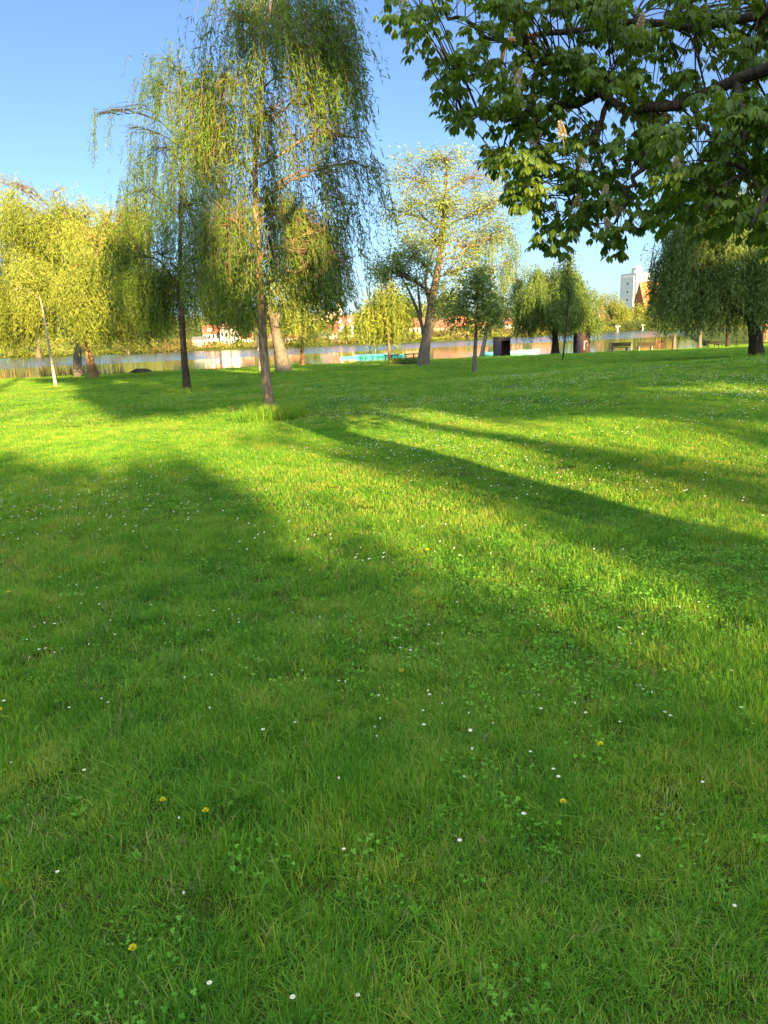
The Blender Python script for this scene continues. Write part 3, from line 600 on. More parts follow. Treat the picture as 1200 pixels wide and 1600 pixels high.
# ------------------------------------------------------------------ unseen trees behind the camera, crowns shaped to throw the long shadows
def shade_tree(seed, x, y, h, rx, r0, label, zlo=2.2, n=9000):
    rng = np.random.default_rng(seed); B = np.array([x, y, 0.0]); B[2] = float(gz(x, y))
    root = thing('unseen_tree', B, label, 'tree', 'unseen shade trees behind the viewpoint')
    wood = MB(); tr = resample([B + (0, 0, -.2), B, B + (.1, 0, h * .3), B + (-.15, .1, h * .6), B + (0, 0, h * .92)], 18)
    wood.tube(tr, np.linspace(r0, r0 * .15, 18) * (1 + .5 * np.exp(-np.arange(18) / 1.5)), 12, wob=.05, rng=rng)
    cz = (zlo + h) / 2; rz = (h - zlo) / 2
    zf_ = rng.random(n); ang = rng.random(n) * 6.283; rr = np.sqrt(rng.random(n)) * (1 - .55 * zf_ ** 5) * (.8 + .2 * np.sin(zf_ * 3.1))
    cl = B + np.stack([np.cos(ang) * rr * rx, np.sin(ang) * rr * rx * .8, zlo + zf_ * (h - zlo)], 1)
    cl = cl[cl[:, 2] > .15]
    cl = cl[~in_sun_gap(cl, rng)]
    for i in range(46):
        t_ = cl[rng.integers(len(cl))]; a = tr[int(np.clip(np.searchsorted(tr[:, 2], t_[2] - .4 * np.hypot(t_[0] - x, t_[1] - y)), 4, 17))]
        wood.tube(bez(a, (a + t_) / 2 + (0, 0, .3), t_, 6), np.linspace(.06, .012, 6), 5, cap=False)
    k = 9; P = (cl[:, None, :] + rng.normal(size=(len(cl), k, 3)) * .3).reshape(-1, 3)
    P = P[~in_sun_gap(P, rng, 2.5)]
    lv = MB(); lv.leaves(P, rng.normal(size=P.shape) + [0, 0, -.4], .30 + .12 * rng.random(len(P)), .20, rng)
    part('trunk', wood, M['bark_dark'], root, True); part('crown', lv, M['broad'], root)
for a in [(201, 5.0, -37, 29, 6.0, .35, 'leftmost tree of the tall row far behind the viewpoint', 6.5, 6600),
          (202, 13.0, -40, 32, 6.3, .40, 'second tree of the tall row behind the viewpoint', 6.0, 6400),
          (203, 21.0, -38, 33, 6.3, .38, 'third tree of the tall row behind the viewpoint', 6.5, 6600),
          (204, 29.5, -41, 35, 6.6, .42, 'tallest tree in the middle of the row behind the viewpoint', 6.5, 7000),
          (205, 38.0, -39, 34, 6.6, .42, 'fifth tree of the tall row behind the viewpoint', 6.5, 7000),
          (206, 46.5, -40, 35, 6.8, .42, 'sixth tree of the tall row behind the viewpoint', 6.5, 7000),
          (207, 55.5, -38, 34, 6.8, .42, 'seventh tree of the tall row behind the viewpoint', 6.5, 6600),
          (208, 64.0, -38, 32, 6.5, .40, 'rightmost tree of the tall row far behind the viewpoint', 6.5, 6600)]:
    shade_tree(*a)

# ------------------------------------------------------------------ grass
def grassmat(name, stops, trans=(1.5, 1.35, .5), tfac=.38, big=.45):
    m, nt, out = newmat(name)
    oi = nd(nt, 'ShaderNodeObjectInfo'); geo = nd(nt, 'ShaderNodeNewGeometry'); at = nd(nt, 'ShaderNodeAttribute', attribute_name='v')
    n1 = nd(nt, 'ShaderNodeTexNoise', i_Scale=big, i_Detail=5); n2 = nd(nt, 'ShaderNodeTexNoise', i_Scale=3.2, i_Detail=3)
    for n in (n1, n2): nt.links.new(geo.outputs['Position'], n.inputs['Vector'])
    def mad(a, k, c):
        n = nd(nt, 'ShaderNodeMath', operation='MULTIPLY_ADD'); nt.links.new(a, n.inputs[0]); n.inputs[1].default_value = k
        if isinstance(c, float): n.inputs[2].default_value = c
        else: nt.links.new(c, n.inputs[2])
        return n.outputs[0]
    f = mad(n1.outputs[0], .75, mad(n2.outputs[0], .70, mad(oi.outputs['Random'], .26, mad(at.outputs['Fac'], .46, -.58))))
    col = ramp(nt, f, stops)
    p = nd(nt, 'ShaderNodeBsdfPrincipled', i_Roughness=.5); p.inputs['Specular IOR Level'].default_value = .22
    nt.links.new(col, p.inputs['Base Color'])
    mx = nd(nt, 'ShaderNodeMix', data_type='RGBA', blend_type='MULTIPLY'); mx.inputs[0].default_value = 1
    nt.links.new(col, mx.inputs[6]); mx.inputs[7].default_value = (*trans, 1)
    t = nd(nt, 'ShaderNodeBsdfTranslucent'); nt.links.new(mx.outputs[2], t.inputs['Color'])
    ms = nd(nt, 'ShaderNodeMixShader'); ms.inputs[0].default_value = tfac
    nt.links.new(p.outputs[0], ms.inputs[1]); nt.links.new(t.outputs[0], ms.inputs[2]); nt.links.new(ms.outputs[0], out.inputs[0])
    return m
M['grass'] = grassmat('grass', [(.08, (.048, .16, .016)), (.34, (.102, .28, .022)), (.58, (.19, .36, .032)), (.82, (.36, .41, .06)), (.95, (.45, .38, .14))])
M['clover'] = grassmat('clover', [(.15, (.09, .25, .025)), (.5, (.15, .36, .035)), (.85, (.22, .42, .06))], tfac=.3)
M['straw'] = paint('straw', (.30, .28, .11), .9)

def blades(mb, rng, n, R, hmin, hmax, w, lean=.5, seg=2, centre=(0, 0, 0), square=False):
    if square: xy = (rng.random((n, 2)) - .5) * 2 * R
    else:
        a = rng.random(n) * 6.283; r = R * np.sqrt(rng.random(n)); xy = np.stack([np.cos(a) * r, np.sin(a) * r], 1)
    b = np.concatenate([xy, np.full((n, 1), -.01)], 1) + np.asarray(centre)
    h = hmin + (hmax - hmin) * rng.random(n); az = rng.random(n) * 6.283
    ld = np.stack([np.cos(az), np.sin(az), np.zeros(n)], 1); sd = np.stack([-np.sin(az), np.cos(az), np.zeros(n)], 1)
    fa = rng.normal(size=n) * .6; sd = sd * np.cos(fa)[:, None] + ld * np.sin(fa)[:, None]
    ln = np.abs(rng.normal(size=n)) * lean + .08
    ww = w * (.7 + .6 * rng.random(n))
    rows = []
    for t in np.linspace(0, 1, seg + 1):
        c = b + ld * (h * ln * t ** 1.9)[:, None] + np.array([0, 0, 1.0]) * (h * (t - .33 * np.minimum(ln, 1.6) * t ** 2.2))[:, None]
        hw = ww * .5 * (1 - t ** 1.6)
        rows += [c - sd * hw[:, None], c + sd * hw[:, None]] if t < 1 else [c]
    V = np.stack(rows, 1); kv = V.shape[1]; off = (np.arange(n) * kv)[:, None, None]
    q = np.array([(2 * i, 2 * i + 1, 2 * i + 3, 2 * i + 2) for i in range(seg - 1)]).reshape(-1, 4); tr = np.array([(2 * seg - 2, 2 * seg - 1, 2 * seg)])
    vv = np.repeat(rng.random(n), kv)
    mb.add(V.reshape(-1, 3), (tr[None] + off).reshape(-1, 3), (q[None] + off).reshape(-1, 4) if len(q) else None, vv)
def clover_patch(mb, rng, n, R, hmin=.025, hmax=.06, size=.011):
    for i in range(n):
        a = rng.random() * 6.283; r = R * math.sqrt(rng.random()); c = np.array([math.cos(a) * r, math.sin(a) * r, hmin + (hmax - hmin) * rng.random()])
        nrm = np.array([rng.normal() * .3, rng.normal() * .3, 1]); nrm /= np.linalg.norm(nrm); u = np.cross(nrm, [1, 0, 0]); u /= np.linalg.norm(u); w = np.cross(nrm, u)
        a0 = rng.random() * 6.283; s_ = size * (.7 + .7 * rng.random()); v = rng.random()
        for k in range(3):
            th = a0 + k * 2.094; d = u * math.cos(th) + w * math.sin(th); e = np.cross(nrm, d)
            P = [c, c + d * s_ * .55 + e * s_ * .62 + nrm * s_ * .1, c + d * s_ * 1.15 + e * s_ * .42, c + d * s_ * 1.05, c + d * s_ * 1.15 - e * s_ * .42, c + d * s_ * .55 - e * s_ * .62 + nrm * s_ * .1]
            mb.add(P, None, [(0, 1, 2, 3), (0, 3, 4, 5)], v)
        mb.add([(c[0] * .9 - .0007, c[1] * .9, 0), (c[0] * .9 + .0007, c[1] * .9, 0), c + (.0007, 0, 0), c - (.0007, 0, 0)], None, [(0, 1, 2, 3)], v)

tufts = bpy.data.collections.new('grass_tufts')
def src(i, mb, mat):
    o = bpy.data.objects.new('tuft_%02d' % i, mb.mesh('tuft_%02d' % i, mat)); tufts.objects.link(o)
rg = np.random.default_rng(11); NT = 0
for i in range(6):                                                   # 0-5 close lawn tufts
    mb = MB(); blades(mb, rg, 40, .062, .016, .046, .0030, .75, 3); src(NT, mb, M['grass']); NT += 1
for i in range(3):                                                   # 6-8 longer darker tussocks
    mb = MB(); blades(mb, rg, 52, .055, .038, .080, .0034, .8, 4); src(NT, mb, M['grass']); NT += 1
for i in range(3):                                                   # 9-11 clover
    mb = MB(); clover_patch(mb, rg, 22, .08, .015, .038, .0050); src(NT, mb, M['clover']); NT += 1
for i in range(4):                                                   # 12-15 mid lawn mats
    mb = MB(); blades(mb, rg, 110, .15, .018, .055, .0058, .7, 2); src(NT, mb, M['grass']); NT += 1
for i in range(4):                                                   # 16-19 far lawn mats
    mb = MB(); blades(mb, rg, 110, .42, .02, .06, .015, .6, 1); src(NT, mb, M['grass']); NT += 1
mb = MB(); blades(mb, rg, 14, .07, .03, .075, .0026, .9, 3); src(NT, mb, M['straw']); NT += 1      # 20 dry thatch
mb = MB()                                                            # 21 plantain-like rosette
for k in range(7):
    a = k * .9 + rg.random() * .3; d = np.array([math.cos(a), math.sin(a), 0]); e = np.array([-d[1], d[0], 0]); L = .05 + .03 * rg.random()
    mb.add([d * .004, d * L * .5 + e * L * .2 + (0, 0, .02), d * L + (0, 0, .022), d * L * .5 - e * L * .2 + (0, 0, .02)], None, [(0, 1, 2, 3)], rg.random())
src(NT, mb, M['clover']); NT += 1

SOIL = [(G(880, 735), .26, .10), (G(705, 732), .2, .08)]
def fan(n, y0, y1, p=1.0):
    """points in the wedge the camera (and a camera a step aside) sees"""
    y = y0 + (y1 - y0) * rg.random(n) ** p
    w = y * .60 + 1.3
    x = (rg.random(n) * 2 - 1) * w
    return x, y
def fan_area(n_per, y0, y1):
    m = int(n_per * ((y1 ** 2 - y0 ** 2) * .60 + 5.2 * (y1 - y0)))
    y = y0 + (y1 - y0) * rg.random(m * 3); keep = rg.random(m * 3) < (y * .6 + 2.6) / (y1 * .6 + 2.6)
    y = y[keep][:m]; return (rg.random(len(y)) * 2 - 1) * (y * .60 + 2.6), y
PX, PY, PI, PS, PZ = [], [], [], [], []
def lay(x, y, idx, s, hz):
    PX.append(x); PY.append(y); PI.append(np.broadcast_to(idx, x.shape)); PS.append(np.broadcast_to(s, x.shape)); PZ.append(np.broadcast_to(hz, x.shape))
def tex(x, y, f, ph=0): return np.sin(x * f + 1.7 * np.sin(y * f * .8 + ph)) * np.sin(y * f * 1.1 + 1.4 * np.sin(x * f * .9 + ph * 2))
def clover_zone(x, y):
    return .5 * np.exp(-((x - 1.5) / 1.2) ** 2 - ((y - 4.3) / 1.4) ** 2) + .10 * (tex(x, y, 1.9, 1) > .5) * (.35 + .65 * smooth(2.5, 4, y)) + .01
x, y = fan_area(980, .2, 3.2); h = .75 + .45 * tex(x, y, 2.3) * .7 + .25 * rg.random(len(x))
lay(x, y, np.where(tex(x, y, 3.1, 2) + .5 * rg.normal(size=len(x)) + .45 * smooth(.2, 1.2, x) * (1 - smooth(2.0, 2.8, y)) > .55, rg.integers(6, 9, len(x)), rg.integers(0, 6, len(x))), .85 + .35 * rg.random(len(x)), np.clip(h * 1.08, .72, 1.5))
x, y = fan_area(560, 3.2, 6.5); h = .7 + .4 * tex(x, y, 1.8) * .7 + .3 * rg.random(len(x))
lay(x, y, np.where(tex(x, y, 2.6, 2) + .5 * rg.normal(size=len(x)) > .7, rg.integers(6, 9, len(x)), rg.integers(0, 6, len(x))), .95 + .35 * rg.random(len(x)), np.clip(h, .65, 1.3))
x, y = fan_area(120, 6.5, 15); h = .7 + .35 * tex(x, y, 1.1) + .3 * rg.random(len(x)); lay(x, y, rg.integers(12, 16, len(x)), .9 + .4 * rg.random(len(x)), np.clip(h, .4, 1.3))
x, y = fan_area(34, 15, 34); h = .7 + .3 * tex(x, y, .7) + .3 * rg.random(len(x)); lay(x, y, rg.integers(12, 16, len(x)), 1.6 + .6 * rg.random(len(x)), np.clip(h, .4, 1.3))
x, y = fan_area(10, 34, 100); h = .6 + .5 * rg.random(len(x)); lay(x, y, rg.integers(16, 20, len(x)), 1.0 + .5 * rg.random(len(x)), h)
x, y = fan_area(230, .8, 7); k = rg.random(len(x)) < clover_zone(x, y); lay(x[k], y[k], rg.integers(9, 12, k.sum()), .8 + .5 * rg.random(k.sum()), .8 + .7 * rg.random(k.sum()))
x, y = fan_area(60, 7, 14); k = rg.random(len(x)) < clover_zone(x, y) * 1.2; lay(x[k], y[k], rg.integers(9, 12, k.sum()), 1.3 + .5 * rg.random(k.sum()), 1.0)
x, y = fan_area(34, .8, 9); lay(x, y, 20, .8 + .5 * rg.random(len(x)), .6 + .6 * rg.random(len(x)))
x, y = fan_area(14, .8, 6); lay(x, y, 21, .22 + .3 * rg.random(len(x)), .8)
x = np.concatenate(PX); y = np.concatenate(PY); idx = np.concatenate(PI); sc = np.concatenate(PS); hz = np.concatenate(PZ)
keep = y < shore(x) - .3
for c, a_, b_ in SOIL:
    keep &= ((x - c[0]) / a_) ** 2 + ((y - c[1]) / b_) ** 2 + .8 * rg.random(len(x)) > 1
x, y, idx, sc, hz = (a[keep] for a in (x, y, idx, sc, hz))
P = np.stack([x, y, gz(x, y) + (.012 + .013 * tex(x, y, 4.3, 1) + .008 * tex(x, y, 9.1, 2)).clip(0, 1) * (1 - smooth(8, 14, y))], 1)
me = bpy.data.meshes.new('grass'); me.vertices.add(len(P)); me.vertices.foreach_set('co', P.astype(np.float32).ravel())
a = me.attributes.new('idx', 'INT', 'POINT'); a.data.foreach_set('value', idx.astype(np.int32))
rot = np.stack([rg.normal(size=len(P)) * .1, rg.normal(size=len(P)) * .1, rg.random(len(P)) * 6.283], 1)
a = me.attributes.new('rot', 'FLOAT_VECTOR', 'POINT'); a.data.foreach_set('vector', rot.astype(np.float32).ravel())
a = me.attributes.new('scl', 'FLOAT_VECTOR', 'POINT'); a.data.foreach_set('vector', np.stack([sc, sc, sc * 0 + hz * np.where(idx >= 12, 1, sc)], 1).astype(np.float32).ravel())
gr = tag(link('grass', me), kind='stuff')
ng = bpy.data.node_groups.new('grass_scatter', 'GeometryNodeTree')
ng.interface.new_socket(name='Geometry', in_out='INPUT', socket_type='NodeSocketGeometry'); ng.interface.new_socket(name='Geometry', in_out='OUTPUT', socket_type='NodeSocketGeometry')
gi = ng.nodes.new('NodeGroupInput'); go = ng.nodes.new('NodeGroupOutput'); ci = ng.nodes.new('GeometryNodeCollectionInfo'); ip = ng.nodes.new('GeometryNodeInstanceOnPoints')
ci.inputs['Collection'].default_value = tufts; ci.inputs['Separate Children'].default_value = True; ci.inputs['Reset Children'].default_value = True
ip.inputs['Pick Instance'].default_value = True
def named(nm, t):
    n = ng.nodes.new('GeometryNodeInputNamedAttribute'); n.data_type = t; n.inputs['Name'].default_value = nm; return n.outputs['Attribute']
ng.links.new(gi.outputs[0], ip.inputs['Points']); ng.links.new(ci.outputs[0], ip.inputs['Instance'])
ng.links.new(named('idx', 'INT'), ip.inputs['Instance Index']); ng.links.new(named('rot', 'FLOAT_VECTOR'), ip.inputs['Rotation']); ng.links.new(named('scl', 'FLOAT_VECTOR'), ip.inputs['Scale'])
ng.links.new(ip.outputs[0], go.inputs[0])
md = gr.modifiers.new('scatter', 'NODES'); md.node_group = ng

# bare soil showing through, long grass round the trunks
M['soil'] = noisemat('soil', [(.3, (.07, .05, .026)), (.6, (.17, .12, .06)), (.75, (.30, .24, .11))], scale=30, bump=.8)
mb = MB()
for c, a_, b_ in SOIL:
    th = np.linspace(0, 6.283, 20, endpoint=False); r_ = 1.15 + .18 * rg.normal(size=20)
    ring = np.stack([c[0] + np.cos(th) * a_ * r_, c[1] + np.sin(th) * b_ * r_], 1)
    V = np.concatenate([np.stack([ring[:, 0], ring[:, 1], gz(ring[:, 0], ring[:, 1]) + .004], 1), [[c[0], c[1], gz(c[0], c[1]) + .014]]])
    j = np.arange(20); mb.add(V, np.stack([j, (j + 1) % 20, np.full(20, 20)], 1))
tag(link('soil', mb.mesh('soil', M['soil'], True)), kind='stuff')
mb = MB(); rl = np.random.default_rng(21)
for (px, py), n_, R_, h0, h1, w_ in [((430, 655), 2600, .62, .12, .44, .010), ((392, 660), 900, .35, .08, .32, .010), ((293, 613), 1800, .8, .08, .26, .014), ((661, 575), 500, 1.0, .06, .26, .022), ((741, 587), 500, .42, .08, .24, .012), ((752, 560), 500, 1.2, .08, .3, .03),
                               ((444, 584), 600, 1.2, .08, .3, .025), ((473, 570), 400, .8, .08, .3, .03), ((879, 564), 200, .5, .05, .3, .02), ((868, 554), 300, 1.1, .06, .25, .03), ((1182, 561), 500, .9, .06, .28, .016), ((87, 604), 120, .3, .06, .25, .012),
                               ((148, 594), 300, .9, .06, .35, .025), ((1053, 547), 200, .8, .05, .3, .03), ((1000, 549), 260, 1.4, .05, .3, .03), ((970, 549), 260, 1.4, .05, .3, .03)]:
    c = G(px, py); blades(mb, rl, n_, R_, h0, h1, w_, .45, 3, centre=c)
# stray seed stalks in the middle lawn
for px, py in [(655, 690), (667, 672), (660, 668), (610, 655), (815, 655), (818, 653), (745, 655), (560, 690), (1068, 596), (1072, 594), (985, 614), (1160, 610), (540, 650), (384, 640), (386, 645)]:
    c = G(px, py); blades(mb, rl, 5, .06, .16, .34, .006, .15, 3, centre=c)
tag(link('long_grass', mb.mesh('long_grass', M['grass'])), kind='stuff')

# ------------------------------------------------------------------ daisies and dandelions
M['petal'] = paint('daisy_petal', (.86, .82, .70), .7, .05); M['yolk'] = paint('daisy_centre', (.70, .46, .03), .8); M['stalk'] = paint('flower_stalk', (.10, .17, .04), .7); M['dandelion'] = paint('dandelion_yellow', (.80, .68, .03), .7, .1)
def multi(name, parts_, mats):
    mb = MB(); mi = []
    for m_, sub in enumerate(parts_):
        nf = sum(len(t) for t in sub.T), sum(len(q) for q in sub.Q)
        base = mb.n
        for V, v in zip(sub.V, sub.v): mb.V.append(V); mb.v.append(v); mb.n += len(V)
        mb.T += [t + base for t in sub.T]; mb.Q += [q + base for q in sub.Q]; mi.append(nf)
    me = mb.mesh(name, mats)
    ix = sum([[m_] * a for m_, (a, b) in enumerate(mi)], []) + sum([[m_] * b for m_, (a, b) in enumerate(mi)], [])
    me.polygons.foreach_set('material_index', np.array(ix, np.int32)); return me
def daisy_mesh(rng, opened):
    h = .065 + .03 * rng.random(); pe, yo, st = MB(), MB(), MB()
    top = np.array([.012 * rng.normal(), .012 * rng.normal(), h]); st.tube(bez(np.zeros(3), top * [.2, .2, .6], top, 5), .0011, 4)
    for k in range(16):
        a = k * 6.283 / 16; d = np.array([math.cos(a), math.sin(a), 0]); e = np.array([-d[1], d[0], 0]); r = .0115 if opened else .0062; up = .001 if opened else .010
        c = top
        pe.add([c + d * .0028, c + d * r * .6 + e * .0019 + (0, 0, up * .6), c + d * r + (0, 0, up), c + d * r * .6 - e * .0019 + (0, 0, up * .6)], None, [(0, 1, 2, 3)])
    th = np.arange(8) * 6.283 / 8
    V = np.concatenate([np.stack([np.cos(th) * .0036, np.sin(th) * .0036, np.full(8, .0005)], 1), [[0, 0, .0026]]]) + top
    yo.add(V, [(i, (i + 1) % 8, 8) for i in range(8)])
    return multi('daisy', [pe, yo, st], [M['petal'], M['yolk'], M['stalk']])
def dandelion_mesh(rng):
    h = .06 + .04 * rng.random(); ye, st = MB(), MB(); top = np.array([.01, 0, h]); st.tube(bez(np.zeros(3), top * [.1, 1, .6], top, 5), .0018, 5)
    n = 90; u = rng.normal(size=(n, 3)); u[:, 2] = np.abs(u[:, 2]) * .8 + .1; u /= np.linalg.norm(u, axis=1)[:, None]
    ye.leaves(np.broadcast_to(top, (n, 3)) + u * .003, u, .0085, .0035, rng)
    return multi('dandelion', [ye, st], [M['dandelion'], M['stalk']])
rd = np.random.default_rng(31)
dm = [daisy_mesh(rd, k > 1) for k in range(5)]; nm = [dandelion_mesh(rd) for k in range(3)]
dpx = [(1150 + 0, 1440), (280, 1305), (290, 1433), (328, 1574), (450, 1588), (560, 1585), (534, 1248), (545, 1352), (437, 1258), (1005, 1015), (1140, 1065), (160, 1105), (170, 1110), (405, 1135), (335, 1075), (330, 1130), (418, 1160), (5, 1115),
       (478, 1075), (543, 1090), (472, 1065), (690, 1120), (670, 1105), (735, 1135), (670, 1155), (738, 1165), (735, 1168), (770, 1147), (840, 1108), (838, 1125), (830, 1197), (725, 1240), (867, 1220), (870, 1238), (993, 1087), (1000, 1092), (1010, 1092), (1020, 1105), (1037, 1135), (1045, 1140), (963, 1145), (900, 1125), (915, 1135), (1158, 1120), (975, 1010), (985, 1018), (966, 1000),
       (358, 970), (340, 968), (312, 975), (328, 1001), (372, 985), (375, 983), (365, 975), (458, 975), (500, 983), (550, 985), (43, 1013), (70, 990), (65, 1030), (90, 1040), (50, 1045), (140, 1026), (95, 960), (60, 990), (620, 1010), (670, 990), (690, 1005), (645, 1030), (685, 1028), (628, 1023), (840, 990)]
pts = [G(*p_) for p_ in dpx]
while len(pts) < 290:
    xx, yy = fan(1, 1.6, 8.2, .75)
    if tex(xx[0], yy[0], 1.3, 3) + .5 * rd.normal() > .25: pts.append(np.array([xx[0], yy[0], float(gz(xx[0], yy[0]))]))
for i, p_ in enumerate(pts):
    o = link('daisy', dm[rd.integers(5)], loc=p_); o.rotation_euler = (0, 0, rd.random() * 6.28); s_ = .5 + .3 * rd.random(); o.scale = (s_, s_, s_)
    tag(o, 'small white daisy dotting the mown grass of the lawn', 'daisy', 'white daisies in the lawn')
for px, py, t in [(14, 942, 'dandelion alone near the left edge of the lawn'), (630, 1068, 'yellow dandelion in the shade in the middle of the lawn'), (875, 1283, 'brightest round dandelion, alone in the dark grass at the lower right'),
                  (262, 1282, 'left one of two close dandelions in the lower left grass'), (321, 1293, 'right one of two close dandelions in the lower left grass'), (219, 1525, 'half closed dandelion nearest to the viewer at the lower left'),
                  (4, 1130, 'dandelion cut by the left edge below a daisy'), (933, 1195, 'dandelion among clover in the half lit grass at the right'), (97, 805, 'distant dandelion in the daisy patch at the left'), (670, 877, 'small dandelion at the lower rim of the sunny patch'), (460, 710, 'distant dandelion in the sunny strip left of centre')]:
    o = link('dandelion', nm[rd.integers(3)], loc=G(px, py)); o.rotation_euler = (0, 0, rd.random() * 6.28); tag(o, t, 'dandelion', 'yellow dandelions in the lawn')
mb = MB(); x, y = fan_area(34, 5.0, 27); k = tex(x, y, .7, 3) + .5 * rd.normal(size=len(x)) > .35; x, y = x[k], y[k]; z = gz(x, y) + .035 + .03 * rd.random(len(x))
th = np.arange(6) * 1.0472; V = np.stack([x[:, None] + np.cos(th) * .008, y[:, None] + np.sin(th) * .008 - .003, z[:, None] + .004 * np.sin(th + 1)], -1)
mb.add(V.reshape(-1, 3), None, (np.array([(0, 1, 2, 3), (0, 3, 4, 5)])[None] + (np.arange(len(x)) * 6)[:, None, None]).reshape(-1, 4))
tag(link('far_daisies', mb.mesh('far_daisies', M['petal'])), kind='stuff')

# ------------------------------------------------------------------ reeds on the left bank
M['reed'] = leafmat('reed', (.10, .085, .04), (.24, .19, .08), (1.1, 1, .6)); rr_ = np.random.default_rng(41); mb = MB()
for x0, x1, n_, h0, h1 in [(-29, -17.5, 2400, .5, 1.7), (-17, -14.5, 300, .3, .9), (-13.2, -11.2, 110, .2, .5)]:
    xs = x0 + (x1 - x0) * rr_.random(n_); ys = shore(xs) + .2 + 2.6 * rr_.random(n_)
    for xi, yi in zip(xs[::4], ys[::4]): blades(mb, rr_, 4, .3, h0, h1, .035, .25, 2, centre=(xi, yi, float(gz(xi, yi))))
tag(link('reeds', mb.mesh('reeds', M['reed'])), kind='stuff')
mb = MB()
xs = rr_.random(1500) * 60 - 14; ys = shore(xs) + 1.2 * rr_.random(1500) - .3
for xi, yi in zip(xs, ys): blades(mb, rr_, 3, .35, .08, .32, .035, .4, 2, centre=(xi, yi, float(gz(xi, yi))))
tag(link('bank_grass', mb.mesh('bank_grass', M['grass'])), kind='stuff')

# ------------------------------------------------------------------ things on the lawn by the water
M['wood'] = noisemat('weathered_wood', [(.3, (.022, .017, .013)), (.7, (.06, .045, .035))], scale=6, stretch=(.6, 5, 5), bump=.4)
M['wood_dark'] = noisemat('dark_wood', [(.3, (.015, .012, .01)), (.7, (.045, .033, .026))], scale=6, stretch=(.6, 5, 5), bump=.4)
M['concrete'] = noisemat('concrete', [(.3, (.22, .21, .19)), (.7, (.38, .36, .33))], scale=5)
M['turq'] = paint('turquoise_paint', (.06, .50, .44), .5, .12); M['mint'] = paint('mint_paint', (.20, .62, .50), .5, .1); M['teal'] = paint('teal_paint', (.05, .27, .33), .5, .1)
M['grey_panel'] = noisemat('grey_panel', [(.3, (.045, .036, .056)), (.7, (.078, .064, .092))], scale=3, stretch=(6, 6, .6)); M['maroon'] = paint('maroon_panel', (.055, .018, .02), .6); M['white'] = paint('white_paint', (.72, .70, .66), .6, .06); M['steel'] = paint('galvanised_steel', (.35, .36, .37), .45)
M['flat_roof'] = paint('roof_felt', (.10, .09, .085), .9)
def bench(px, py, rz, label):
    B = G(px, py); r = thing('park_bench', B, label, 'bench', 'park benches by the water')
    def pt(nm, mb, mat): o = link(nm, mb.mesh(nm, mat), r); return o
    mb = MB()
    for k in range(4): mb.box((0, .10 + k * .115, .45), (1.85, .10, .045))
    pt('seat', mb, M['wood'])
    mb = MB()
    for k in range(3): mb.box((0, -.035 - k * .03, .60 + k * .125), (1.85, .04, .105))
    pt('backrest', mb, M['wood_dark'])
    for s_ in (-.68, .68):
        mb = MB(); mb.box((s_, .27, .21), (.13, .44, .42)); mb.tube([(s_, .03, .3), (s_, -.075, .92)], .028, 6); pt('leg', mb, M['concrete'])
    r.rotation_euler = (0, 0, rz)
bench(970, 549.5, .03, 'park bench facing the lake, the one nearer to the grey huts'); bench(1009, 548.5, .06, 'park bench facing the lake, the one nearer to the willow trunks')
def picnic(px, py):
    B = G(px, py); r = thing('picnic_table', B, 'wooden picnic table with fixed seats under the dark willows', 'picnic table')
    mb = MB()
    for k in range(5): mb.box((0, -.32 + k * .16, .74), (1.8, .15, .05))
    link('tabletop', mb.mesh('tabletop', M['wood']), r)
    for s_ in (-1, 1):
        mb = MB()
        for k in (0, 1): mb.box((0, s_ * (.62 + k * .15), .44), (1.8, .14, .05))
        link('bench_seat', mb.mesh('bench_seat', M['wood']), r)
    for s_ in (-.65, .65):
        mb = MB(); mb.tube([(s_, -.62, 0), (s_, -.25, .71)], .05, 6); mb.tube([(s_, .62, 0), (s_, .25, .71)], .05, 6); mb.box((s_, 0, .385), (.05, 1.5, .08)); link('leg', mb.mesh('leg', M['wood_dark']), r)
picnic(1111, 541.5)
def hut(px0, px1, py_top, py, mirror, label):
    c = (px0 + px1) / 2; B = G(c, py); k = B[1] / 1236; Wd = (px1 - px0) * k; H = (py - py_top) * k + .05
    r = thing('hut', B, label, 'hut', 'small flat roofed huts at the shore'); D = 1.5; e = .06
    def pt(nm, fn, mat, par=None):
        mb = MB(); fn(mb); return link(nm, mb.mesh(nm, mat), par or r)
    fx = Wd * .40
    pt('wall', lambda m_: (m_.box((-Wd / 2 + fx / 2, 0, H / 2), (fx, D, H)), m_.box((fx / 2, D / 2 - e / 2, H / 2), (Wd - fx, e, H)), m_.box((Wd / 2 - e / 2, -e / 2, H / 2), (e, D - e, H)),
                          m_.box((fx / 2 - e / 2, -D / 2 + e / 2, H - .14), (Wd - fx - e, e, .28))), M['grey_panel'])
    pt('roof', lambda m_: m_.box((.05, 0, H + .05), (Wd + .22, D + .3, .10)), M['flat_roof'])
    if not mirror:
        pt('floor_panel', lambda m_: m_.box((fx / 2 - e / 2, -.02, .05), (Wd - fx - e, D - .1, .1)), M['concrete'])
        pt('back_panel', lambda m_: m_.box((fx / 2 - e / 2, D / 2 - e - .02, H / 2 + .03), (Wd - fx - e - .02, .03, H - .16)), M['maroon'])
    else:
        dr = pt('door', lambda m_: m_.box((fx / 2 - e / 2, -D / 2 + .10, (H - .28) / 2), (Wd - fx - e, .05, H - .29)), M['maroon'])
        pt('notice', lambda m_: (m_.box((fx / 2 - .17, -D / 2 + .06, H * .42), (.08, .03, H * .42)), m_.box((fx / 2 + .02, -D / 2 + .06, H * .62), (.16, .03, .08))), M['white'], dr)
        pt('handle', lambda m_: m_.tube([(fx / 2 + .15, -D / 2 + .05, H * .38), (fx / 2 + .15, -D / 2 + .05, H * .48)], .015, 6), M['steel'], dr)
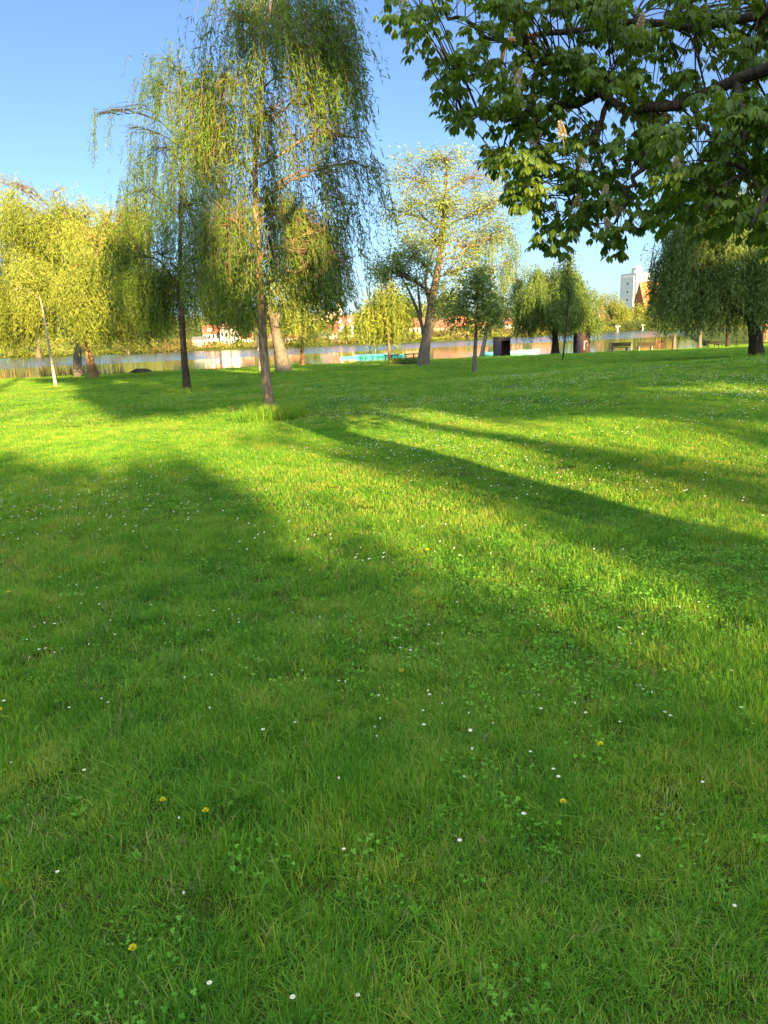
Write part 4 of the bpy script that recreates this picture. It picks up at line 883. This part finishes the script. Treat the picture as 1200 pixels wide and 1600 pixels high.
hut(772, 796, 527, 556, False, 'grey hut with an open dark red front beside the leaning birch')
hut(898, 919, 522, 552.5, True, 'grey hut with a dark red door and white notice right of the wide willow')
# low flower bed in front of the forked tree
B = G(631, 569.5); r = thing('flower_bed', B, 'low hedge edged flower bed left of the dark forked trunk', 'flower bed'); mb = MB(); k = B[1] / 1236
P = np.stack([(rd.random(1500) - .5) * 50 * k, (rd.random(1500) - .5) * 1.2, rd.random(1500) * .34], 1); mb.leaves(P, rd.normal(size=P.shape) + (0, 0, .8), .12, .05, rd); link('foliage', mb.mesh('foliage', M['willow_cool']), r)
mb = MB(); mb.box((0, 0, .05), (50 * k, 1.25, .14)); link('bed_edge', mb.mesh('bed_edge', M['wood_dark']), r)
# dark boulder at the left waterline
B = G(222, 583); rb = np.random.default_rng(6); mb = MB(); th = np.linspace(0, 6.283, 18, endpoint=False); ringz = [(-.1, 1), (.08, .98), (.2, .8), (.28, .45)]
V = np.concatenate([np.stack([np.cos(th) * .75 * s_ * (1 + .08 * rb.normal(size=18)), np.sin(th) * .4 * s_ * (1 + .08 * rb.normal(size=18)), np.full(18, z_) + .02 * rb.normal(size=18)], 1) for z_, s_ in ringz] + [[[0, 0, .3]]])
q = [(a_ * 18 + j, a_ * 18 + (j + 1) % 18, (a_ + 1) * 18 + (j + 1) % 18, (a_ + 1) * 18 + j) for a_ in range(3) for j in range(18)]
mb.add(V, [(54 + j, 54 + (j + 1) % 18, 72) for j in range(18)], q); tag(link('boulder', mb.mesh('boulder', M['bark_dark'], True), loc=B), 'low dark boulder at the waterline between the left willows', 'boulder')

# ------------------------------------------------------------------ on the water
def on_lake(px, py):
    d = ray(px, py); t = (LAKE_Z - EYE[2]) / d[2]; return EYE + d * t
def hull(L, Wd, H, n=14):
    mb = MB(); x = np.linspace(-1, 1, n); w = Wd / 2 * (1 - np.abs(x) ** 3.2) ** .8 + .02; sh = .12 * np.abs(x) ** 2
    V = np.stack([np.stack([x * L / 2 * .94, -w * .6, np.full(n, -.12)], 1), np.stack([x * L / 2, -w, H + sh], 1), np.stack([x * L / 2 * .97, -w * .82, H + sh], 1), np.stack([x * L / 2 * .9, -w * .5, np.full(n, .06)], 1),
                  np.stack([x * L / 2 * .9, w * .5, np.full(n, .06)], 1), np.stack([x * L / 2 * .97, w * .82, H + sh], 1), np.stack([x * L / 2, w, H + sh], 1), np.stack([x * L / 2 * .94, w * .6, np.full(n, -.12)], 1)], 1)
    q = [(i * 8 + j, (i + 1) * 8 + j, (i + 1) * 8 + (j + 1) % 8, i * 8 + (j + 1) % 8) for i in range(n - 1) for j in range(8)]
    mb.add(V.reshape(-1, 3), [(0, k, k + 1) for k in range(1, 7)] + [((n - 1) * 8, (n - 1) * 8 + k + 1, (n - 1) * 8 + k) for k in range(1, 7)], q); return mb
def rowboat(px, py, Lpx, mat, rz, label):
    B = on_lake(px, py); L = Lpx * B[1] / 1236; r = thing('rowing_boat', B, label, 'boat', 'turquoise rowing boats')
    link('hull', hull(L, 1.4, .42).mesh('hull', mat, True), r)
    for xx in (-.22, .2):
        mb = MB(); mb.box((xx * L, 0, .32), (.25, 1.1, .04)); link('thwart', mb.mesh('thwart', M['wood']), r)
    r.rotation_euler = (0, 0, rz)
rowboat(802, 553, 38, M['mint'], .12, 'pale turquoise rowing boat floating nearest the open hut'); rowboat(826, 551.5, 36, M['mint'], -.06, 'pale turquoise rowing boat lying beyond its twin near the willow')
rowboat(765, 555, 20, M['teal'], .1, 'small teal boat half hidden between birch and hut')
B = on_lake(585, 558); k = B[1] / 1236; r = thing('pontoon', B, 'long turquoise swimming pontoon with a ladder floating off the lawn', 'pontoon')
mb = MB(); mb.box((-.2, 0, .08), (104 * k, 2.6, .30)); link('hull', mb.mesh('hull', M['turq']), r)
mb = MB(); mb.box((0, .5, .34), (62 * k, 3.2, .20)); link('deck', mb.mesh('deck', M['mint']), r)
for xx in (-14, -10, -2, 2):
    mb = MB(); mb.tube([(xx * k, -.4, .4), (xx * k, -.4, 1.75)], .035, 6); link('post', mb.mesh('post', M['steel']), r)
mb = MB(); mb.tube([(-14 * k, -.4, 1.72), (-10 * k, -.4, 1.72)], .03, 6); mb.tube([(-2 * k, -.4, 1.72), (2 * k, -.4, 1.72)], .03, 6); link('rail', mb.mesh('rail', M['steel']), r)
for px, py, Lp, t in [(612, 559.5, 24, 'short dark plank jetty at the end of the pontoon'), (646, 557.5, 30, 'longer dark plank jetty ending at the forked trunk')]:
    B = on_lake(px, py); k = B[1] / 1236; r = thing('jetty', B, t, 'jetty', 'dark plank jetties')
    mb = MB(); mb.box((0, 0, .42), (Lp * k, 1.5, .12)); link('deck', mb.mesh('deck', M['wood_dark']), r)
    for xx in (-.4, 0, .4):
        mb = MB(); mb.tube([(xx * Lp * k, -.6, -1.2), (xx * Lp * k, -.6, .36)], .09, 6); link('pile', mb.mesh('pile', M['wood_dark']), r)

# ------------------------------------------------------------------ far bank: houses, church, tower
M['cream'] = paint('cream_render', (.70, .60, .44), .85, .06); M['rwhite'] = paint('white_render', (.78, .75, .69), .85, .05); M['pinkw'] = paint('pink_render', (.62, .42, .33), .85, .06); M['yellow_r'] = paint('ochre_render', (.60, .45, .24), .85, .06)
M['red_tile'] = noisemat('red_roof_tiles', [(.3, (.34, .11, .075)), (.7, (.48, .18, .12))], scale=3); M['brown_tile'] = noisemat('brown_roof_tiles', [(.3, (.17, .075, .05)), (.7, (.29, .13, .09))], scale=3); M['orange_tile'] = noisemat('orange_roof_tiles', [(.3, (.42, .15, .06)), (.7, (.55, .21, .09))], scale=3)
M['slate'] = noisemat('grey_slate', [(.3, (.12, .12, .13)), (.7, (.2, .2, .21))], scale=3); M['half_red'] = paint('red_timber', (.32, .07, .05), .8)
m, nt, out = newmat('window_glass'); p = nd(nt, 'ShaderNodeBsdfPrincipled', i_Roughness=.08); p.inputs['Base Color'].default_value = (.03, .035, .04, 1); nt.links.new(p.outputs[0], out.inputs[0]); M['glass'] = m
def ground_at(px, d):
    P = W(px, 515, d); return np.array([P[0], P[1], float(gz(P[0], P[1]))])
def house(px, d, wpx, wall_top, roof_top, ridge, wall, roof, label, rz=0.0, depth=8.0, win=(3, 2), cat='house', name='house', dormers=0, group='houses on the far bank'):
    B = ground_at(px, d); k = d / 1236.0; Wd = wpx * k; base_py = proj(B)[1]; r = thing(name, B + (0, 0, -.3), label, cat, group)
    H = max(2.2, (base_py - wall_top) * k) + .3; RH = max(.8, (wall_top - roof_top) * k); D = depth; ov = .45
    mb = MB(); mb.box((0, 0, H / 2), (Wd, D, H))
    if ridge == 'y': mb.add([(-Wd / 2, -D / 2, H), (Wd / 2, -D / 2, H), (0, -D / 2, H + RH * .97), (-Wd / 2, D / 2, H), (Wd / 2, D / 2, H), (0, D / 2, H + RH * .97)], [(0, 1, 2), (4, 3, 5)])
    else: mb.add([(-Wd / 2, -D / 2, H), (-Wd / 2, D / 2, H), (-Wd / 2, 0, H + RH * .97), (Wd / 2, -D / 2, H), (Wd / 2, D / 2, H), (Wd / 2, 0, H + RH * .97)], [(1, 0, 2), (3, 4, 5)])
    link('wall', mb.mesh('wall', wall), r)
    a, b_ = (Wd, D) if ridge == 'y' else (D, Wd); sl = RH / (a / 2); t = .22; mb = MB()
    for s_ in (-1, 1):
        V = np.array([(s_ * (a / 2 + ov), -b_ / 2 - ov, H - sl * ov), (0, -b_ / 2 - ov, H + RH), (0, b_ / 2 + ov, H + RH), (s_ * (a / 2 + ov), b_ / 2 + ov, H - sl * ov)], float); V2 = V + (0, 0, t)
        VV = np.concatenate([V, V2]);
        if ridge == 'x': VV = VV[:, [1, 0, 2]]
        mb.add(VV, None, [(0, 1, 2, 3), (7, 6, 5, 4), (0, 4, 5, 1), (2, 6, 7, 3), (0, 3, 7, 4)])
    ro = link('roof', mb.mesh('roof', roof), r)
    if Wd > 7:
        mb = MB(); mb.box((Wd * .2, D * .1, H + RH * .9), (.6, .6, 1.6)); link('chimney', mb.mesh('chimney', M['brown_tile']), ro)
    for q in range(dormers):
        mb = MB(); xx = (q + .5) / dormers * Wd - Wd / 2; mb.box((xx, -D * .30, H + RH * .42), (1.5, 1.6, 1.1)); link('dormer', mb.mesh('dormer', M['rwhite']), ro)
    nx_, nz_ = win
    for jz in range(nz_):
        for jx in range(nx_):
            xx = (jx + .5) / nx_ * Wd - Wd / 2; zz = .5 + (jz + .5) / nz_ * (H - .6); ww = min(1.1, Wd / nx_ * .45); hh = min(1.35, (H - .4) / nz_ * .55)
            mb = MB(); mb.box((xx, -D / 2 - .02, zz), (ww + .22, .06, hh + .22)); f = link('window', mb.mesh('window', M['white']), r)
            mb = MB(); mb.box((xx, -D / 2 - .06, zz), (ww, .04, hh)); link('pane', mb.mesh('pane', M['glass']), f)
    r.rotation_euler = (0, 0, rz); return r, H, RH, Wd, D
house(340, 290, 40, 521, 509, 'x', M['rwhite'], M['red_tile'], 'large white villa with red roof at the far shore left of the tan trunk', win=(6, 2), dormers=2)
house(352, 284, 13, 517, 505, 'y', M['rwhite'], M['red_tile'], 'white steep gabled house in front of the villa, left of the twin gables', win=(2, 2), depth=5)
house(367, 284, 12, 518, 507, 'y', M['rwhite'], M['red_tile'], 'white steep gabled house in front of the villa, right of the twin gables', win=(2, 2), depth=5)
house(312, 283, 20, 531, 527, 'x', M['rwhite'], M['slate'], 'low white arcaded boathouse left of the white villa', win=(5, 1), depth=5)
house(386, 288, 14, 528, 521, 'x', M['cream'], M['brown_tile'], 'small cream house right of the twin gables', win=(3, 1), depth=5)
house(430, 285, 16, 532, 526, 'x', M['rwhite'], M['brown_tile'], 'small white house seen right of the tan trunk', win=(3, 1), depth=5)
house(455, 283, 32, 537, 532, 'x', M['rwhite'], M['red_tile'], 'long low shed with red roof beside the leaning trunk', win=(5, 1), depth=5)
house(539, 335, 27, 508, 495, 'x', M['rwhite'], M['red_tile'], 'white house with bright red roof below the church', win=(3, 2), dormers=2)
house(517, 305, 20, 520, 507, 'x', M['pinkw'], M['brown_tile'], 'pinkish house left of the bright red roof', win=(3, 2))
house(508, 290, 16, 528, 522, 'x', M['rwhite'], M['slate'], 'low white house at the shore in front of the pinkish one', win=(3, 1), depth=5)
house(597, 420, 14, 505, 492, 'x', M['cream'], M['slate'], 'house with dark slate roof among far trees', win=(2, 1))
house(645, 310, 34, 511, 499, 'x', M['cream'], M['brown_tile'], 'cream house with brown roof left of the forked trunk', win=(5, 1))
house(690, 310, 26, 512, 500, 'x', M['rwhite'], M['brown_tile'], 'white house right of the forked trunk with brown roof', win=(4, 1))
house(716, 325, 26, 509, 496, 'x', M['cream'], M['red_tile'], 'cream house with red roof left of the slender tree', win=(4, 2))
house(748, 330, 22, 509, 500, 'x', M['rwhite'], M['red_tile'], 'white house behind the leaning birch with red roof', win=(3, 2))
house(800, 345, 26, 506, 497, 'x', M['rwhite'], M['brown_tile'], 'white house with brown roof above the rowing boats', win=(4, 2))
house(845, 360, 26, 505, 496, 'x', M['pinkw'], M['red_tile'], 'pink house with red roof behind the wide willow', win=(4, 2))
house(934, 400, 12, 497, 491, 'y', M['pinkw'], M['red_tile'], 'small pink gabled house left of the tall far trees', win=(2, 1), depth=6)
# church
d = 600.0; k = d / 1236; B = ground_at(522, d); r = thing('church', B, 'cream church with gabled nave and slim spire on the rise', 'church'); z0 = proj(B)[1]
def zz(py): return (z0 - py) * k
x0 = (519 - 522) * k; mb = MB(); nw, nl_ = 15 * k, 30.0
mb.box((x0, 12, zz(494) / 2), (nw, nl_, zz(494))); h0, h1 = zz(494), zz(479)
mb.add([(x0 - nw / 2, -3, h0), (x0 + nw / 2, -3, h0), (x0, -3, h1), (x0 - nw / 2, 27, h0), (x0 + nw / 2, 27, h0), (x0, 27, h1)], [(0, 1, 2), (4, 3, 5)])
mb.box((x0 - 9, 16, zz(497) / 2), (12, 18, zz(497))); link('nave', mb.mesh('nave', M['cream']), r)
mb = MB()
for s_ in (-1, 1):
    V = np.array([(x0 + s_ * (nw / 2 + .4), -2.6, h0 - .5), (x0, -2.6, h1 + .2), (x0, 27.4, h1 + .2), (x0 + s_ * (nw / 2 + .4), 27.4, h0 - .5)]); mb.add(np.concatenate([V, V + (0, 0, .3)]), None, [(0, 1, 2, 3), (7, 6, 5, 4), (0, 4, 5, 1), (2, 6, 7, 3), (0, 3, 7, 4)])
mb.add([(x0 - 15.5, 6.6, zz(497) - .3), (x0 - 3.5, 6.6, h1 - .5), (x0 - 3.5, 25.4, h1 - .5), (x0 - 15.5, 25.4, zz(497) - .3)], None, [(0, 1, 2, 3)])
ro = link('roof', mb.mesh('roof', M['brown_tile']), r)
x1 = (531 - 522) * k; mb = MB(); tw = 8.5 * k; mb.box((x1, -1, zz(476) / 2), (tw, tw, zz(476))); mb.box((x1, -1, zz(476) + .2), (tw + .5, tw + .5, .4)); tower = link('tower', mb.mesh('tower', M['cream']), r)
mb = MB(); a_ = tw / 2 + .15; zt = zz(476) + .4; zp = zz(468); mb.add([(x1 - a_, -1 - a_, zt), (x1 + a_, -1 - a_, zt), (x1 + a_, -1 + a_, zt), (x1 - a_, -1 + a_, zt), (x1 - a_ * .45, -1 - a_ * .45, zp), (x1 + a_ * .45, -1 - a_ * .45, zp), (x1 + a_ * .45, -1 + a_ * .45, zp), (x1 - a_ * .45, -1 + a_ * .45, zp), (x1, -1, zz(451))],
    [(4, 5, 8), (5, 6, 8), (6, 7, 8), (7, 4, 8)], [(0, 1, 5, 4), (1, 2, 6, 5), (2, 3, 7, 6), (3, 0, 4, 7)]); link('spire', mb.mesh('spire', M['brown_tile']), tower)
for xx, zc, ww, hh, yy in [(x0, zz(488), 2.2, 3.0, -3.03), (x0 - 2.2, zz(498), .9, 2.6, -3.03), (x0 + 1.6, zz(498), .9, 2.6, -3.03), (x1, zz(482), 1.4, 2.2, -1 - tw / 2 - .03), (x1, zz(493), 1.0, 2.2, -1 - tw / 2 - .03)]:
    mb = MB(); mb.box((xx, yy, zc), (ww, .1, hh)); link('window', mb.mesh('window', M['glass']), r)
# high white tower block
d = 700.0; k = d / 1236; B = ground_at(992, d); z0 = proj(B)[1]; r = thing('tower_block', B, 'tall white silo like tower block rising over the far trees', 'tower block'); H = (z0 - 430) * k
mb = MB(); mb.box((13.8 / 2, 11, H / 2), (13.8, 22, H)); mb.box((-.35, 11, H / 2 - 1.2), (.7, 16, H - 2.4)); link('wall', mb.mesh('wall', M['rwhite']), r)
mb = MB(); mb.box((6.9, 11, H + .2), (13.2, 21.4, .5)); ro = link('roof', mb.mesh('roof', M['slate']), r)
mb = MB(); mb.box((6.5, 8, H + 2.6), (6.5, 6, 4.4)); link('plant_room', mb.mesh('plant_room', M['pinkw']), ro)
mb = MB(); mb.box((1.6, 6, H + 1.6), (2.2, 4, 2.4)); link('plant_room', mb.mesh('plant_room', M['rwhite']), ro)
for xx in (4.2, 6.4, 8.4):
    mb = MB(); mb.tube([(xx, 6, H + 4.8), (xx, 6, H + 7.4)], .35, 8); link('flue', mb.mesh('flue', M['steel']), ro)
mb = MB(); th = np.linspace(0, 6.283, 16, endpoint=False); mb.add([(8.2 + math.cos(t_) * 1.3, -.04, H - 4 + math.sin(t_) * 1.3) for t_ in th], [(0, i, i + 1) for i in range(1, 15)]); link('sign', mb.mesh('sign', M['teal']), r)
for j in range(5):
    mb = MB(); mb.box((-.75, 11, H * .2 + j * H * .155), (.1, 2.0, 1.6)); link('window', mb.mesh('window', M['glass']), r)
r.rotation_euler = (0, 0, .36)
house(1020, 560, 46, 472, 442, 'x', M['orange_tile'], M['orange_tile'], 'big building with a steep orange roof in front of the tower block', depth=20, win=(5, 2))
# dark parked car at the far shore
B = ground_at(524, 276); r = thing('parked_car', B, 'dark car parked at the far shore below the red roof', 'car'); m_d = paint('dark_car_paint', (.03, .035, .05), .3)
mb = MB(); sec = [(-2.1, .35), (-2.1, .8), (-1.4, .92), (-.7, 1.42), (.7, 1.45), (1.35, .95), (2.1, .8), (2.1, .35)]; V = [(a_, s_ * .85 * (1 if z_ < 1 else .82), z_) for s_ in (-1, 1) for a_, z_ in sec]
mb.add(V, [(0, k_, k_ + 1) for k_ in range(1, 7)] + [(8, 8 + k_ + 1, 8 + k_) for k_ in range(1, 7)], [(k_, k_ + 1, k_ + 9, k_ + 8) for k_ in range(7)]); link('body', mb.mesh('body', m_d), r)
for xx in (-1.3, 1.3):
    for yy in (-.8, .8): mb = MB(); mb.tube([(xx, yy - .1, .33), (xx, yy + .1, .33)], .33, 12); link('wheel', mb.mesh('wheel', M['flat_roof']), r)
# white jetty posts on the right far shore
for px, t in [(946, 'white T shaped mooring post at the far shore left of the benches'), (1006, 'white frame at the far shore above the right bench')]:
    P = W(px, 515, 380); B = np.array([P[0], float(farshore(P[0])) - 2, LAKE_Z]); mb = MB(); mb.box((0, 0, .8), (.5, .3, 2.4)); mb.box((0, -.2, 2.1), (2.2, .3, .4)); tag(link('mooring_post', mb.mesh('mooring_post', M['white']), loc=B), t, 'post')

# ------------------------------------------------------------------ trees of the far bank
FB = 'trees on the far bank'
def ft(seed, px, top, d, hw, mat, label, name='far_tree', kind='broad', n=1500, leaf=None, blobs=None):
    n = int(n * 2.4)
    B = ground_at(px, d); by = float(proj(B)[1]); k = d / 1236
    L = leaf or max(.55, 2.3 * k); h = by - top
    rng = np.random.default_rng(seed + 500)
    bl = blobs or [(px + rng.normal() * hw * .15, top + h * .26, hw * .55, h * .26), (px - hw * .48, top + h * .48, hw * .5, h * .27), (px + hw * .48, top + h * .5, hw * .5, h * .27), (px + rng.normal() * hw * .3, top + h * .66, hw * .85, h * .26), (px + hw * .2 * rng.normal(), top + h * .42, hw * .5, h * .26)]
    tree(seed + 500, label, [(px, by), (px, by - h * .4), (px, by - h * .75)], max(.12, hw * k * .07), bl, kind, (L, L * (.5 if kind == 'broad' else .28)), n, mat, 'bark_grey', twigs=7, group=FB, name=name, ybase=d, gap=.55, tw_r=.05, strand=h * k * .3, flare=1.2, per=5)
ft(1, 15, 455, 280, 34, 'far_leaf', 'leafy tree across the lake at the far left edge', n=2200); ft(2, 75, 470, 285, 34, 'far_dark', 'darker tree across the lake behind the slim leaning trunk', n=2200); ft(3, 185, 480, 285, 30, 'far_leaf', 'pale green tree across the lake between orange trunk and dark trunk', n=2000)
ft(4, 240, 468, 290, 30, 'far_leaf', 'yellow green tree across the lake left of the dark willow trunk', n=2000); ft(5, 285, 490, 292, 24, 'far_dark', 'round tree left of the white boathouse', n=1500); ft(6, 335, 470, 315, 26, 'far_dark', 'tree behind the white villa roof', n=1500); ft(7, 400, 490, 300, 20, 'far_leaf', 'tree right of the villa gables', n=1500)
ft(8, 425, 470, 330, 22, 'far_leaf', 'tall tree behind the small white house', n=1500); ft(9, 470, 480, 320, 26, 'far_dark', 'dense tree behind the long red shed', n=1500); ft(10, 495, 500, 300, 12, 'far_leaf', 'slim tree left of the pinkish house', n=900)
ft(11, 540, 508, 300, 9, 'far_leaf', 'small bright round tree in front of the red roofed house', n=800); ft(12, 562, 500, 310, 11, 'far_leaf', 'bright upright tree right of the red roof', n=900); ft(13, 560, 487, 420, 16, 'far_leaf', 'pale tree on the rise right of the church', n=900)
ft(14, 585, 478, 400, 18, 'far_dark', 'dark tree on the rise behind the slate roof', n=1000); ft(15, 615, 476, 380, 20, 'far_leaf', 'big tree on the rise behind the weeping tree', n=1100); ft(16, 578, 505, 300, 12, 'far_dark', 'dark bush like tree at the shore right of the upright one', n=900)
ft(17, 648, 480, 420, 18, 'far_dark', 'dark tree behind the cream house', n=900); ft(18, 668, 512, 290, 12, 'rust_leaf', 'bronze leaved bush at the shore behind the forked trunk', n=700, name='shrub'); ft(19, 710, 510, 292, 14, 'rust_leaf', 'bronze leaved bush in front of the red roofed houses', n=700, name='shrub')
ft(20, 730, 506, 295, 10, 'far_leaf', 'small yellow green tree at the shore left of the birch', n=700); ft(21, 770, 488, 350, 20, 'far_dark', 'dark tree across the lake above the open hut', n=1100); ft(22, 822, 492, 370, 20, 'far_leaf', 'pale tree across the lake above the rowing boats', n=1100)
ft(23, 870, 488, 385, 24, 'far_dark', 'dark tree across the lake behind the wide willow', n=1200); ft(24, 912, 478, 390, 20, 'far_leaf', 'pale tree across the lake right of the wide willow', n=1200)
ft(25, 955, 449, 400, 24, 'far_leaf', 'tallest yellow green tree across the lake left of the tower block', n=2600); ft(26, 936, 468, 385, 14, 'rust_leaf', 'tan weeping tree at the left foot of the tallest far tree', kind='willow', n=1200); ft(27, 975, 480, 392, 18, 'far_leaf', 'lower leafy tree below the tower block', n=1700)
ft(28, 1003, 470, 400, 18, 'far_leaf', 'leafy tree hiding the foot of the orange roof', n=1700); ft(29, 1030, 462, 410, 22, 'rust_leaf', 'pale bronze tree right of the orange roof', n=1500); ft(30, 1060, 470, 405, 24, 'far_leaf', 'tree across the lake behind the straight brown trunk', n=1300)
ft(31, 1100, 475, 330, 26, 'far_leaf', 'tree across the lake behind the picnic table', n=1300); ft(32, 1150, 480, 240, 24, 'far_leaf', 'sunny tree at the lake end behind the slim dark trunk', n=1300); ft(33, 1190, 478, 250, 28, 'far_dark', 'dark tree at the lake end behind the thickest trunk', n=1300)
ft(34, 120, 500, 275, 40, 'far_dark', 'wide dark bush across the lake behind the grey trunk', n=1800, name='shrub'); ft(35, 985, 500, 386, 60, 'far_dark', 'long hedge along the far shore above the benches, shade in its leaf colour', n=2600, name='hedge'); ft(36, 690, 516, 280, 40, 'rust_leaf', 'low golden hedge along the far shore below the houses', n=1800, name='hedge')  # long hedge above the benches: dark leaf colour stands in for shade
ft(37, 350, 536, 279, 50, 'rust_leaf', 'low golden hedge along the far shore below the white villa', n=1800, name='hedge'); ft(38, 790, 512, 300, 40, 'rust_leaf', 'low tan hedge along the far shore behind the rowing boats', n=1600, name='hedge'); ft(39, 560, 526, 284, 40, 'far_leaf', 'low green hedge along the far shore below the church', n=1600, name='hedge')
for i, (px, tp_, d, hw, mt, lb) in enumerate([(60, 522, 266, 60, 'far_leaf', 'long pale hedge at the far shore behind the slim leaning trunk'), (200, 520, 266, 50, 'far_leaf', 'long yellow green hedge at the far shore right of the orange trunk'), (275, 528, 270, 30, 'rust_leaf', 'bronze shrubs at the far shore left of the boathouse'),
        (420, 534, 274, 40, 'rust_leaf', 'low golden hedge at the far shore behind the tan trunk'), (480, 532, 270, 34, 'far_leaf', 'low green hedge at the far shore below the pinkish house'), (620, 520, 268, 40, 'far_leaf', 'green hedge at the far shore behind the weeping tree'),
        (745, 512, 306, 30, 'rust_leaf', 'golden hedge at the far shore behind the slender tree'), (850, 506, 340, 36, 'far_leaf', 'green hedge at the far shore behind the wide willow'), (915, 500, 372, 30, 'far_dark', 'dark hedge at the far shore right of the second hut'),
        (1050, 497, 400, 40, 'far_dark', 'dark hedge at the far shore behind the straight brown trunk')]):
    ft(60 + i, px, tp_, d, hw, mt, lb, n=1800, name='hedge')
# scrub along the far waterline
rs = np.random.default_rng(93)
for nm, mt, xa, xb, n_, hh in [('far_scrub', 'far_leaf', -190, 125, 14000, 2.2), ('bronze_scrub', 'rust_leaf', -90, 75, 9000, 1.9), ('shaded_scrub', 'far_dark', 70, 190, 11000, 3.2)]:  # shaded_scrub: shade of the right bank is put into darker leaves
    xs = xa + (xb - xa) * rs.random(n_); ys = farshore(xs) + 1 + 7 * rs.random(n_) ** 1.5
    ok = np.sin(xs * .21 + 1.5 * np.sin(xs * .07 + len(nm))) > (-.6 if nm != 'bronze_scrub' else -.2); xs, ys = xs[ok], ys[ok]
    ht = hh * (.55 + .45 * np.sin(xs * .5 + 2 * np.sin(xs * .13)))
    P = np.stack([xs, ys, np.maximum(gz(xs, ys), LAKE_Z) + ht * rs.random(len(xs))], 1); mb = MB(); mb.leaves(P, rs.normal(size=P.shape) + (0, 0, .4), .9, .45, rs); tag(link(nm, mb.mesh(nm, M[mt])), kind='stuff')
# woods on the hills behind, one mass
rw = np.random.default_rng(91); mb = MB(); n_ = 26000
az = (rw.random(n_) - .5) * 1.5; dd = 480 + 500 * rw.random(n_); xs = np.tan(az) * dd; zg = gz(xs, dd); hh = 9 + 6 * np.sin(az * 23 + 1.3 * np.sin(az * 61)) + 4 * np.sin(az * 97 + dd * .01)
P = np.stack([xs, dd, zg + np.clip(hh, 2, 30) * rw.random(n_) ** .7], 1); mb.leaves(P, rw.normal(size=P.shape), 3.2, 2.2, rw); tag(link('far_woods', mb.mesh('far_woods', M['far_dark'])), kind='stuff')
